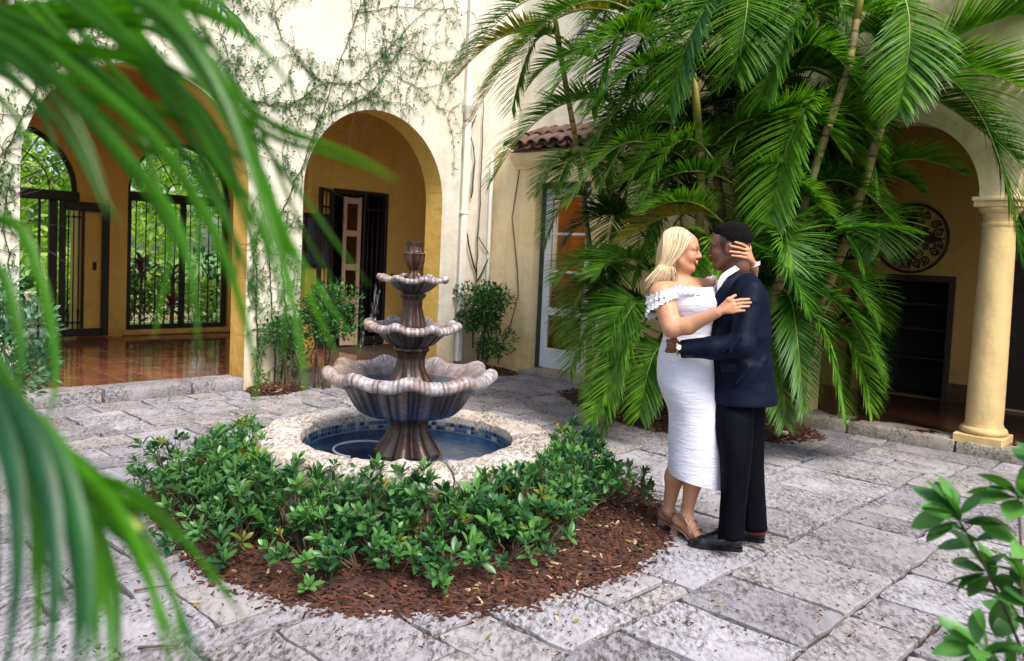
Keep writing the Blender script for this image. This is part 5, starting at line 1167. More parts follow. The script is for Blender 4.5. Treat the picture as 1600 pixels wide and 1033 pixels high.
# ================================================================ implicit-surface modelling for bodies and clothes
class SDF:
    def __init__(s, xs, ys, zs):
        s.xs, s.ys, s.zs = [np.asarray(a, np.float32) for a in (xs, ys, zs)]
        s.v = np.full((len(xs), len(ys), len(zs)), 0.05, np.float32)
    def sub(s, lo, hi):
        r = []
        for a, l, h in ((s.xs, lo[0], hi[0]), (s.ys, lo[1], hi[1]), (s.zs, lo[2], hi[2])): r.append(slice(max(0, int(np.searchsorted(a, l)) - 1), min(len(a), int(np.searchsorted(a, h)) + 1)))
        if any(q.start >= q.stop for q in r): return None
        return tuple(r)
    def grid(s, sl): return s.xs[sl[0]][:, None, None], s.ys[sl[1]][None, :, None], s.zs[sl[2]][None, None, :]
    def comb(s, sl, d, k, op):
        a = s.v[sl]
        if op == 'add': h = np.clip(.5 + .5 * (a - d) / k, 0, 1); s.v[sl] = a + (d - a) * h - k * h * (1 - h)
        elif op == 'cut': h = np.clip(.5 - .5 * (a + d) / k, 0, 1); s.v[sl] = a + (-d - a) * h + k * h * (1 - h)
    def cone(s, a, b, r1, r2, k=.02, op='add'):
        a, b = np.asarray(a, float), np.asarray(b, float); R_ = max(r1, r2) + k * 1.2 + .03; sl = s.sub(np.minimum(a, b) - R_, np.maximum(a, b) + R_)
        if sl is None: return s
        X, Y, Z = s.grid(sl); ab = b - a; L2 = ab @ ab + 1e-12
        t = np.clip(((X - a[0]) * ab[0] + (Y - a[1]) * ab[1] + (Z - a[2]) * ab[2]) / L2, 0, 1)
        d = np.sqrt((X - a[0] - t * ab[0]) ** 2 + (Y - a[1] - t * ab[1]) ** 2 + (Z - a[2] - t * ab[2]) ** 2) - (r1 + (r2 - r1) * t)
        s.comb(sl, d, k, op); return s
    def ell(s, c, r, rot=None, k=.02, op='add'):
        c = np.asarray(c, float); r = np.asarray(r, float); m_ = r.max() + k * 1.2 + .03; sl = s.sub(c - m_, c + m_)
        if sl is None: return s
        X, Y, Z = s.grid(sl); P_ = [X - c[0], Y - c[1], Z - c[2]]
        if rot is not None: P_ = [rot[i][0] * P_[0] + rot[i][1] * P_[1] + rot[i][2] * P_[2] for i in range(3)]
        k0 = np.sqrt((P_[0] / r[0]) ** 2 + (P_[1] / r[1]) ** 2 + (P_[2] / r[2]) ** 2); k1 = np.sqrt((P_[0] / r[0] ** 2) ** 2 + (P_[1] / r[1] ** 2) ** 2 + (P_[2] / r[2] ** 2) ** 2) + 1e-9
        s.comb(sl, k0 * (k0 - 1) / k1, k, op); return s
    def plane(s, p, n, k=.004):
        """keep the side the normal points away from"""
        p, n = np.asarray(p, float), np.asarray(n, float); n = n / np.linalg.norm(n); X, Y, Z = s.grid((slice(None),) * 3)
        s.v = np.maximum(s.v, ((X - p[0]) * n[0] + (Y - p[1]) * n[1] + (Z - p[2]) * n[2]).astype(np.float32)); return s
    def mesh(s, smooth=1):
        v = s.v; I = v < 0; nx, ny, nz = v.shape
        cells = sum(I[a:nx - 1 + a, b:ny - 1 + b, c:nz - 1 + c].astype(np.int8) for a in (0, 1) for b in (0, 1) for c in (0, 1))
        act = (cells > 0) & (cells < 8); idx = np.full(act.shape, -1, np.int64); ii, jj, kk = np.nonzero(act); n = len(ii); idx[ii, jj, kk] = np.arange(n)
        acc = np.zeros((n, 3)); cnt = np.zeros(n); cor = [(a, b, c) for a in (0, 1) for b in (0, 1) for c in (0, 1)]
        val = {c: v[ii + c[0], jj + c[1], kk + c[2]] for c in cor}; pos = {c: np.stack([s.xs[ii + c[0]], s.ys[jj + c[1]], s.zs[kk + c[2]]], 1) for c in cor}
        for a in cor:
            for ax in range(3):
                if a[ax] == 0:
                    b = list(a); b[ax] = 1; b = tuple(b); m_ = (val[a] < 0) != (val[b] < 0); t = val[a][m_] / (val[a][m_] - val[b][m_])
                    acc[m_] += pos[a][m_] + (pos[b][m_] - pos[a][m_]) * t[:, None]; cnt[m_] += 1
        V = acc / cnt[:, None]; faces = []
        for ax in range(3):
            o1, o2 = [(1, 2), (2, 0), (0, 1)][ax]
            sa = [slice(None)] * 3; sb = [slice(None)] * 3; sa[ax] = slice(0, -1); sb[ax] = slice(1, None); cr = I[tuple(sa)] != I[tuple(sb)]
            e = np.argwhere(cr); e = e[(e[:, o1] > 0) & (e[:, o2] > 0) & (e[:, o1] < v.shape[o1] - 1) & (e[:, o2] < v.shape[o2] - 1)]
            if not len(e): continue
            ins = I[e[:, 0], e[:, 1], e[:, 2]]
            def cell(d1, d2): q = e.copy(); q[:, o1] += d1; q[:, o2] += d2; return idx[q[:, 0], q[:, 1], q[:, 2]]
            q = np.stack([cell(-1, -1), cell(0, -1), cell(0, 0), cell(-1, 0)], 1); q[~ins] = q[~ins][:, ::-1]; faces.append(q[(q >= 0).all(1)])
        Fq = np.concatenate(faces)
        for _ in range(smooth):
            s_ = np.zeros_like(V); c_ = np.zeros(len(V))
            for a, b in ((0, 1), (1, 2), (2, 3), (3, 0)):
                for p, q in ((a, b), (b, a)): np.add.at(s_, Fq[:, p], V[Fq[:, q]]); np.add.at(c_, Fq[:, p], 1)
            V = V * .5 + .5 * s_ / np.maximum(c_, 1)[:, None]
        return V, Fq
def np_mesh(name, V, Fq, mat, parent, col=None, origin=None):
    me = bpy.data.meshes.new(name); V = V if origin is None else V - np.asarray(origin)
    me.vertices.add(len(V)); me.vertices.foreach_set('co', V.astype(np.float32).ravel()); n = len(Fq)
    me.loops.add(n * 4); me.loops.foreach_set('vertex_index', Fq.astype(np.int32).ravel()); me.polygons.add(n)
    me.polygons.foreach_set('loop_start', np.arange(0, n * 4, 4, dtype=np.int32)); me.polygons.foreach_set('use_smooth', np.ones(n, bool)); me.update(calc_edges=True)
    if col is not None:
        a = me.color_attributes.new('Col', 'FLOAT_COLOR', 'POINT'); a.data.foreach_set('color', np.concatenate([col, np.ones((len(V), 1))], 1).astype(np.float32).ravel())
    me.validate(); return link(name, me, parent, mat)
def axis(*segs):
    out = []
    for a, b, h in segs: out += list(np.arange(a, b - 1e-6, h))
    out.append(segs[-1][1]); return np.array(out)
J = at
class Head:
    def __init__(s, c, yaw, tilt, sc, roll=0.0):
        """yaw: direction of the face in the ground plane (radians from +X), tilt: up"""
        f = np.array([math.cos(yaw) * math.cos(tilt), math.sin(yaw) * math.cos(tilt), math.sin(tilt)]); l = np.cross([0, 0, 1.0], f); l /= np.linalg.norm(l); u_ = np.cross(f, l)
        l, u_ = l * math.cos(roll) + u_ * math.sin(roll), u_ * math.cos(roll) - l * math.sin(roll)
        s.M = np.array([f, l, u_]); s.c = np.asarray(c, float); s.s = sc
    def p(s, f, l, u_): return s.c + s.s * (np.array([f, l, u_]) @ s.M)
    def loc(s, V): return (V - s.c) @ s.M.T / s.s
    def build(s, S_, smile=True, male=False):
        P_, q = s.p, s.s; e = lambda c, r, k=.02, op='add': S_.ell(P_(*c), np.array(r) * q, s.M, k * q, op); cn = lambda a, b, r1, r2, k=.015, op='add': S_.cone(P_(*a), P_(*b), r1 * q, r2 * q, k * q, op)
        e((-.012, 0, .040), (.098, .076, .088)); e((.030, 0, -.040), (.062, .060, .085), .03); e((.045, 0, .035), (.052, .062, .055), .03)
        w_ = .012 if male else .0
        for sg in (-1, 1):
            cn((-.005, sg * .056, -.055), (.055, sg * (.026 + w_), -.098), .016 + w_ * .3, .017, .03)
            e((.062, sg * .038, -.030), (.030, .026, .030), .02)
            cn((.078, sg * .048, .020), (.094, sg * .012, .022), .010, .010, .014)
            S_.ell(P_(.106, sg * .031, .003), np.array((.020, .018, .012)) * q, s.M, .012 * q, 'cut')
            e((.076, sg * .031, .003), (.0150, .0150, .0125), .003)
            cn((.071, sg * .047, .001), (.086, sg * .020, .006), .004, .0045, .004)
            e((.100, sg * .012, -.030), (.011, .009, .009), .008)
            e((-.006, sg * .076, -.006), (.020, .010, .032), .008); S_.ell(P_(-.003, sg * .086, -.004), np.array((.010, .006, .018)) * q, s.M, .006 * q, 'cut')
        cn((.060, 0, -.098), (.074, 0, -.102), .022, .018, .025)
        cn((.093, 0, .016), (.113, 0, -.022), .0085, .0115, .012); e((.112, 0, -.026), (.011, .012, .010), .008)
        if smile:
            for sg in (-1, 1): cn((.104, 0, -.052), (.090, sg * .026, -.049), .0058, .0035, .006); cn((.100, 0, -.068), (.088, sg * .025, -.052), .0065, .0035, .006)
            S_.ell(P_(.110, 0, -.059), np.array((.010, .022, .0045)) * q, s.M, .003 * q, 'cut')
        else:
            for sg in (-1, 1): cn((.102, 0, -.053), (.088, sg * .022, -.057), .0070, .0045, .010); cn((.100, 0, -.066), (.087, sg * .021, -.061), .0075, .0045, .010)
        return s
    def paint(s, V, col, lip, brow, iris, smile):
        L_ = s.loc(V); f, l, u_ = L_[:, 0], L_[:, 1], L_[:, 2]; al = np.abs(l)
        m_ = (f > .082) & (al < .028) & (u_ < -.045 + .06 * al * smile) & (u_ > -.077) & (f > .082); col[m_] = lip
        if smile: m2 = (f > .07) & (al < .021) & (np.abs(u_ + .0588 - .12 * al) < .0048) & (f < .1035); col[m2] = (.80, .76, .70)
        ctr = .028 - .05 * (al - .03) ** 2 / .03; m3 = (f > .05) & (al > .012) & (al < .052) & (np.abs(u_ - ctr) < .0045); col[m3] = brow
        m4 = (f > .07) & (((al - .031) / .013) ** 2 + ((u_ - .003) / .0062) ** 2 < 1) & (f < .098); col[m4] = (.62, .58, .54)
        m5 = m4 & ((al - .029) ** 2 + (u_ - .003) ** 2 < .0058 ** 2); col[m5] = iris
        m6 = (f > .068) & (f < .1) & (np.abs(u_ - (.0095 - 14 * (al - .031) ** 2)) < .0022) & (np.abs(al - .032) < .016); col[m6] = tuple(b * .5 for b in brow)
        m7 = (f > .05) & (((al - .042) / .025) ** 2 + ((u_ + .03) / .022) ** 2 < 1); col[m7] = col[m7] * np.array((1.06, .93, .92))
        return col
def finger(S_, pts, r0=.0088, r1=.0068, k=.003):
    n = len(pts) - 1
    for i in range(n): S_.cone(pts[i], pts[i + 1], r0 + (r1 - r0) * i / n, r0 + (r1 - r0) * (i + 1) / n, k)

# ================================================================ woman in the white dress
WSK = np.array((.52, .255, .145)); MSK = np.array((.13, .053, .033))
wo = J(1072, 850, 4.50); wo[2] = 0.0
wh = Head(J(1063.5, 392, 4.45), R(-16), R(-2), .94, R(0))
def woman_body():
    S_ = SDF(axis((.66, 1.40, .0042)), axis((4.04, 4.84, .0048)), axis((-.005, .14, .004), (.14, 1.14, .011), (1.14, 1.80, .0037)))
    wh.build(S_, True)
    S_.cone(wh.p(-.012, 0, -.03), J(1062, 446, 4.47), .050, .056, .03)
    ns, fs_ = J(1034, 460, 4.33), J(1104, 450, 4.60)                      # near and far shoulder
    S_.cone(J(1060, 448, 4.47), ns, .062, .058, .04); S_.cone(J(1064, 447, 4.48), fs_, .060, .052, .04)
    S_.ell(J(1074, 476, 4.43), (.135, .125, .12), None, .04); S_.ell(J(1074, 530, 4.46), (.105, .10, .13), None, .05); S_.ell(J(1070, 585, 4.49), (.13, .15, .13), None, .05)
    el = J(1050, 512, 4.235)
    S_.cone(ns, el, .064, .052, .03); wr = J(1121, 488.5, 4.115); S_.cone(el, J(1075, 509, 4.205), .050, .045, .02); S_.cone(J(1075, 509, 4.205), wr, .045, .026, .02)
    # hand on the man's sleeve
    kn = [J(1144, 471, 4.095), J(1146.5, 476.5, 4.092), J(1147, 482.3, 4.092), J(1145, 487.5, 4.095)]
    for p in kn: S_.cone(J(1126, 485, 4.110), p, .0165, .0105, .012)
    S_.ell(J(1135, 481, 4.105), (.026, .014, .026), None, .012)
    tips = [J(1170.5, 467.5, 4.110), J(1173, 473, 4.108), J(1170, 478.6, 4.106), J(1163, 485.4, 4.102)]
    for a, b in zip(kn, tips): m_ = (a + b) / 2 + np.array([0, -.006, .004]); finger(S_, [a, m_, b], .0088, .0070)
    finger(S_, [J(1128, 479, 4.105), J(1138, 468, 4.092), J(1149, 461.5, 4.098)], .0125, .0080, .008)
    # far arm round his neck, hand on the back of his head
    e2 = J(1146, 452, 4.70); S_.cone(fs_, e2, .052, .045, .02); w2 = J(1178, 418, 4.435); S_.cone(e2, J(1172, 444, 4.60), .044, .038, .02); S_.cone(J(1172, 444, 4.60), w2, .036, .025, .02)
    kb = [J(1166.5, 385.5, 4.338), J(1166.5, 391.5, 4.330), J(1166.5, 397.5, 4.328), J(1167.5, 403.5, 4.333)]
    for p in kb: S_.cone(J(1175, 411, 4.40), p, .0165, .0110, .012)
    tb = [J(1148.5, 378.5, 4.315), J(1142, 384.6, 4.308), J(1140.3, 393.2, 4.306), J(1143.5, 399.4, 4.310)]
    for a, b in zip(kb, tb): m_ = (a + b) / 2 + np.array([0, -.009, .002]); finger(S_, [a, m_, b], .0088, .0068)
    finger(S_, [J(1173, 402, 4.385), J(1171, 388, 4.355), J(1168.5, 371, 4.352)], .0120, .0080, .008)
    # legs and feet
    hipn, hipf = J(1075, 600, 4.42), J(1068, 598, 4.56)
    S_.cone(hipn, J(1088, 700, 4.43), .088, .060, .03); S_.cone(hipf, J(1068, 695, 4.57), .088, .060, .03)
    an_n, an_f = J(1073, 803, 4.49), J(1044, 797, 4.62)
    S_.cone(J(1088, 700, 4.43), J(1083, 750, 4.46), .058, .054, .03); S_.cone(J(1083, 750, 4.46), an_n, .052, .031, .03)
    S_.cone(J(1068, 695, 4.57), J(1054, 745, 4.60), .058, .054, .03); S_.cone(J(1054, 745, 4.60), an_f, .052, .031, .03)
    for an, toe, hl in ((an_n, np.array([1.118, 4.425, .022]), J(1059, 812, 4.545)), (an_f, np.array([1.10, 4.535, .022]), J(1038, 803, 4.66))):
        ball = an * .30 + toe * .70; ball[2] = .034; S_.ell(hl, (.030, .030, .028), None, .02); S_.cone(an, hl, .030, .027, .02); S_.cone(hl - [0, 0, .004], ball, .024, .026, .02); S_.cone(an, ball, .028, .028, .025)
        d = toe - ball; d[2] = 0; d /= np.linalg.norm(d); sd = np.array([-d[1], d[0], 0])
        for q, (o_, l) in enumerate(((-.026, .050), (-.010, .052), (.004, .047), (.016, .040), (.027, .032))):
            a = ball + sd * o_ * .8 + [0, 0, -.006]; b = ball + sd * o_ * 1.15 + d * l; b[2] = .017; S_.cone(a, b, .014, .0095 if q == 0 else .0075, .006)
    V, Fq = S_.mesh(1); col = np.tile(WSK, (len(V), 1)); col = wh.paint(V, col, (.46, .10, .10), (.20, .12, .06), (.05, .035, .02), True)
    return V, Fq, col
V, Fq, col = woman_body()
SKINW = vcol('skin_tan', .5, 60, .13, .22, .35, .12); SKINM = vcol('skin_deep_brown', .42, 60, .14, .22, .45, .05)
wom = np_mesh('person', V, Fq, SKINW, None, col, wo); wom.location = wo
tag(wom, 'blonde woman in a white off-shoulder midi dress embracing the man in the suit', 'person')
def cloth(name, c, rough=.8, scale=(1, 1, 1), nsc=60, st=.4, sheen=.2, c2=None, spec=.25):
    m, N, L, B = newmat(name); v = wpos(N); mp = N.new('ShaderNodeMapping'); mp.inputs['Scale'].default_value = scale; L.new(v, mp.inputs[0])
    n = noise_n(N, L, nsc, 5, .6, mp.outputs[0], .4); L.new(mixc(N, L, ramp(N, L, n, [(.3, 0), (.7, 1)]), c2 or tuple(x * .86 for x in c), c), B.inputs['Base Color']); B.inputs['Roughness'].default_value = rough; B.inputs['Sheen Weight'].default_value = sheen
    B.inputs['Specular IOR Level'].default_value = spec
    b1 = bump(N, L, B, n, st, .006); bump(N, L, B, noise_n(N, L, 500, 2, .5, v), .12, .002, b1); return m
WHITE = cloth('white_crinkle_cotton', (.70, .69, .80), .8, (.3, .3, 1.9), 44, .9)
def loft(levels, n=72, wr=None, close=True):
    """levels: (centre, half-x vector, half-y vector); wr(th, i) extra radius"""
    b = MB()
    for i, (c, hx, hy) in enumerate(levels):
        for k in range(n):
            th = 2 * PI * k / n; e = 1 + (wr(th, i) if wr else 0); cx, sx = math.cos(th), math.sin(th)
            sq = lambda t: math.copysign(abs(t) ** .88, t); b.v.append(tuple(np.asarray(c) + (np.asarray(hx) * sq(cx) + np.asarray(hy) * sq(sx)) * e))
    for i in range(len(levels) - 1):
        for k in range(n): k2 = (k + 1) % n; b.f.append((i * n + k, i * n + k2, (i + 1) * n + k2, (i + 1) * n + k))
    return b
def smooth_levels(raw, m_=5):
    """raw rows of numbers, Catmull-Rom resampled"""
    raw = np.array(raw, float); out = []
    for i in range(len(raw) - 1):
        p0, p1, p2, p3 = raw[max(0, i - 1)], raw[i], raw[i + 1], raw[min(len(raw) - 1, i + 2)]
        for t in np.linspace(0, 1, m_, endpoint=False): out.append(.5 * ((2 * p1) + (-p0 + p2) * t + (2 * p0 - 5 * p1 + 4 * p2 - p3) * t * t + (-p0 + 3 * p1 - 3 * p2 + p3) * t ** 3))
    out.append(raw[-1]); return np.array(out)
# y, left x, right x, depth, half depth
rows = smooth_levels([(448, 1034, 1111, 4.45, .150), (460, 1033, 1116, 4.445, .158), (474, 1033, 1120, 4.44, .160), (490, 1035, 1116, 4.445, .146), (508, 1038, 1110, 4.455, .128), (524, 1038, 1108, 4.46, .124), (545, 1033, 1110, 4.47, .150), (570, 1029, 1113, 4.48, .178), (598, 1030, 1114, 4.485, .185), (622, 1039, 1116, 4.48, .180), (645, 1047, 1119, 4.475, .172), (690, 1047, 1126, 4.47, .165), (730, 1046, 1128, 4.47, .160), (752, 1047, 1127, 4.47, .158)], 8)
lv = []
for y, x0, x1, Y, hd in rows:
    hem = max(0, (y - 690) / 62.0); l, r = J(x0, y - 13 * hem, Y), J(x1, y + 8 * hem, Y); lv.append(((l + r) / 2, (r - l) / 2, np.array([0, hd, 0])))
nl_ = len(lv)
def dwr(th, i):
    t = i / nl_; f = .006 * math.sin(th * 3 + i * .22) + .005 * math.sin(th * 7 + i * .5); f += .010 * fn(math.cos(th) * 1.5, math.sin(th) * 1.5, i * .33) + .006 * fn(math.cos(th) * 3, math.sin(th) * 3, i * .8)
    return f * (.5 + t)
dr = loft(lv, 96, dwr); n = 96
top = len(dr.v); dress = dr.build('dress', WHITE, wom, smooth=True); dress.location = -wo
sm = dress.modifiers.new('thickness', 'SOLIDIFY'); sm.thickness = .004
def ruffle(pts, h, amp, waves, closed=True, out=None):
    P_ = [np.array(p) for p in pts]; n = 260; b = MB(); c = np.mean(P_, axis=0); m_ = len(P_)
    for k in range(n + 1):
        t = k / n * (m_ if closed else m_ - 1); i = int(t) % m_; f_ = t - int(t); g_ = lambda j: P_[j % m_] if closed else P_[max(0, min(m_ - 1, j))]
        p0, p1, p2, p3 = g_(i - 1), g_(i), g_(i + 1), g_(i + 2); p = .5 * ((2 * p1) + (-p0 + p2) * f_ + (2 * p0 - 5 * p1 + 4 * p2 - p3) * f_ ** 2 + (-p0 + 3 * p1 - 3 * p2 + p3) * f_ ** 3)
        o_ = p - c; o_[2] = 0; o_ /= np.linalg.norm(o_) + 1e-6; w_ = math.sin(waves * 2 * PI * k / n) + .5 * math.sin(waves * 3.7 * PI * k / n + 1)
        for r, (dz, wa) in enumerate(((.5, 1.0), (.25, .55), (0, .05), (-.25, .6), (-.55, 1.1))): b.v.append(tuple(p + o_ * (amp * w_ * wa + .006 + .006 * abs(dz)) + np.array([0, 0, h * dz + .004 * w_ * wa])))
    for k in range(n):
        for r in range(4): b.f.append((k * 5 + r, k * 5 + r + 1, k * 5 + r + 6, k * 5 + r + 5))
    return b
RUF = cloth('white_ruffle_cotton', (.82, .82, .86), .8, (1, 1, 1), 90, .3)
neck = [J(1117, 440, 4.56), J(1113, 454, 4.42), J(1098, 456, 4.31), J(1078, 453, 4.275), J(1060, 452, 4.27), J(1047, 457, 4.245), J(1030, 461, 4.25), J(1014, 469, 4.33), J(1014, 468, 4.44), J(1030, 460, 4.56), J(1060, 452, 4.64), J(1090, 444, 4.68), J(1112, 436, 4.65)]
o = ruffle(neck, .040, .0065, 34).build('neck_ruffle', RUF, wom, smooth=True); o.location = -wo
sl_ = [J(1056, 460, 4.27), J(1044, 466, 4.245), J(1026, 476, 4.245), J(1013, 486, 4.29), J(1016, 494, 4.37), J(1030, 490, 4.43), J(1046, 474, 4.42)]
o = ruffle(sl_, .030, .006, 18).build('sleeve_ruffle', RUF, wom, smooth=True); o.location = -wo
lvs = []
for t in np.linspace(0, 1, 6): a = np.array(J(1036, 462, 4.335)) * (1 - t) + np.array(J(1032, 483, 4.335)) * t; lvs.append((a, (.070 + .004 * t, 0, -.004), (0, .078, 0)))
o = loft(lvs, 48, lambda th, i: .03 * math.sin(th * 9 + i)).build('sleeve', RUF, wom, smooth=True); o.location = -wo
# hair: long straight strands laid from the parting
HAIR = vcol('blonde_hair', .38, 30, .10, .0, .5)
hb = MB(); rr = random.Random(3)
S_ = SDF(axis((.70, 1.12, .005)), axis((4.25, 4.72, .005)), axis((1.38, 1.80, .005)))
hp_ = wh.p
S_.ell(hp_(-.026, 0, .048), (.092, .078, .082), wh.M, .02); S_.ell(hp_(-.056, 0, -.03), (.066, .074, .09), wh.M, .03)
for sg in (-1, 1): S_.cone(hp_(-.015, sg * .058, .04), hp_(-.045, sg * .060, -.06), .024, .024, .03)
S_.cone(hp_(-.06, 0, -.02), J(1036, 436, 4.47), .070, .052, .03); S_.cone(J(1036, 428, 4.42), J(1020, 444, 4.42), .046, .016, .03)
S_.ell(hp_(.075, 0, -.035), (.070, .058, .090), wh.M, .01, 'cut')
Vh, Fh = S_.mesh(2); ch = np.tile(np.array((.50, .34, .17)), (len(Vh), 1)); hair = np_mesh('hair', Vh, Fh, HAIR, wom, ch, wo)
for k in range(1900):
    sg = -1 if rr.random() < .74 else 1                # the side toward the camera shows most
    t = rr.random(); ra = -.9 + 2.05 * t                              # parting runs from the forehead back over the crown
    root = np.array((-.026 + .098 * math.sin(ra), sg * rr.uniform(0, .012), .048 + .090 * math.cos(ra))); fwd = max(0.0, root[0] + .09) / .16
    out = rr.uniform(.003, .014)
    p1 = np.array((root[0] * .96 - .004, sg * (.050 + out), root[2] * .80 + .010)); p2 = np.array((root[0] * .80 - .014, sg * (.079 + out), .030 - .01 * fwd)); p3 = np.array((root[0] * .62 - .034, sg * (.084 + out), -.035)); p4 = np.array((root[0] * .45 - .062, sg * (.080 + out), -.088))
    w3 = [hp_(*q) for q in (root, p1, p2, p3, p4)]
    ex = 1010 + 46 * fwd ** 1.3 + rr.uniform(-4, 7); ey = 450 - 12 * fwd + rr.uniform(-12, 5)
    end = J(ex, ey, 4.385 + (.16 if sg > 0 else 0) + rr.uniform(-.025, .03)); mid = w3[4] * .5 + end * .5 + np.array([.004, -.004 * (1 if sg < 0 else -1), .006])
    full = smooth_levels(np.array(w3 + [mid, end]), 4); m_ = len(full); c = lerp3((.36, .23, .10), (.80, .65, .43), rr.random() ** .7)
    if rr.random() < .16: c = lerp3((.12, .065, .03), (.26, .15, .06), rr.random())
    wd_ = rr.choice((.0015, .0019, .0026)); hb.tube([p - wo for p in full], [wd_ * (1 - .8 * (i / m_) ** 2.5) for i in range(m_)], 4, True, c)
hb.build('hair_strands', HAIR, wom, smooth=True)['kind'] = 'stuff'
# sandals
TANL = simple('rose_tan_leather', (.34, .20, .15), .35, .1, 20); STUD = simple('pale_stud_strap', (.55, .42, .36), .35, .15, 200, .4, 300)
for an, toe, hb_, nm in ((J(1073, 803, 4.49), np.array([1.118, 4.425, .022]), np.array([.985, 4.575, 0]), 0), (J(1044, 797, 4.62), np.array([1.10, 4.535, .022]), np.array([.938, 4.665, 0]), 1)):
    e = empty('sandal', (0, 0, 0), 0, wom); e.location = -wo
    hl = J(1059, 812, 4.545) if nm == 0 else J(1038, 803, 4.66); d = toe - hl; d[2] = 0; d /= np.linalg.norm(d); sd = np.array([-d[1], d[0], 0])
    ball = an * .30 + toe * .70
    so = MB(); path = [hl - d * .030 + [0, 0, -.030], hl + [0, 0, -.032], (hl + ball) / 2 + [0, 0, -.036], np.array([ball[0], ball[1], .006]), np.array([toe[0], toe[1], .005]) + d * .035]
    wid = [.020, .028, .028, .040, .026]
    for i, (p, w_) in enumerate(zip(path, wid)): so.v += [tuple(p - sd * w_), tuple(p + sd * w_), tuple(p + sd * w_ - [0, 0, .008 if i < 3 else .006]), tuple(p - sd * w_ - [0, 0, .008 if i < 3 else .006])]
    for i in range(4):
        for j in range(4): so.f.append((i * 4 + j, i * 4 + (j + 1) % 4, i * 4 + 4 + (j + 1) % 4, i * 4 + 4 + j))
    so.f += [(0, 3, 2, 1), (16, 17, 18, 19)]; so.build('sole', TANL, e)
    hk = MB(); tp = hl + [0, 0, -.036]; bt_ = np.array([tp[0], tp[1], 0.0]) - d * .014
    for p, w_ in ((tp, .026), ((tp + bt_) / 2, .022), (bt_, .024)): hk.v += [tuple(p - sd * w_ - d * w_), tuple(p + sd * w_ - d * w_), tuple(p + sd * w_ + d * w_), tuple(p - sd * w_ + d * w_)]
    for i in range(2):
        for j in range(4): hk.f.append((i * 4 + j, i * 4 + (j + 1) % 4, i * 4 + 4 + (j + 1) % 4, i * 4 + 4 + j))
    hk.f += [(3, 2, 1, 0), (8, 9, 10, 11)]; hk.build('block_heel', TANL, e)
    def hoop(c, n_, r1, r2, t, m_=None):
        n_ = np.asarray(n_, float) / np.linalg.norm(n_); a = np.cross(n_, [0, 0, 1.0]); a = a / np.linalg.norm(a) if np.linalg.norm(a) > 1e-3 else np.array([1.0, 0, 0]); b = np.cross(n_, a)
        MB().tube([c + a * r1 * math.cos(q) + b * r2 * math.sin(q) for q in np.linspace(0, 2 * PI, 25)], t, 6, False).build('strap', m_ or STUD, e, smooth=True)
    hoop(an + [0, 0, .004], (0.15 * d[0], .15 * d[1], 1), .036, .036, .0045)
    hoop(an * .62 + ball * .38 + [0, 0, .004], d + [0, 0, .7], .037, .036, .0045); hoop(an * .40 + ball * .60, d + [0, 0, -.2], .039, .034, .0045)
    hoop(ball + d * .012 + [0, 0, .0], d, .041, .028, .0075, TANL)
    hkc = MB(); pts = [hl - d * .036 + [0, 0, z] for z in (-.028, .0, .03)]
    for p in pts: hkc.v += [tuple(p - sd * .016), tuple(p + sd * .016), tuple(p + sd * .016 + d * .004), tuple(p - sd * .016 + d * .004)]
    for i in range(2):
        for j in range(4): hkc.f.append((i * 4 + j, i * 4 + (j + 1) % 4, i * 4 + 4 + (j + 1) % 4, i * 4 + 4 + j))
    hkc.build('heel_counter', TANL, e)
wb = J(1178, 414, 4.42); o = MB(); 
for q in range(3): o.tube([wb + np.array([.030 * math.cos(a), .030 * math.sin(a), .012 * math.cos(a) + (q - 1) * .007]) for a in np.linspace(0, 2 * PI, 25)], .0035, 6, False)
o = o.build('bracelet', simple('pale_beads', (.75, .72, .66), .3), wom, smooth=True); o.location = -wo

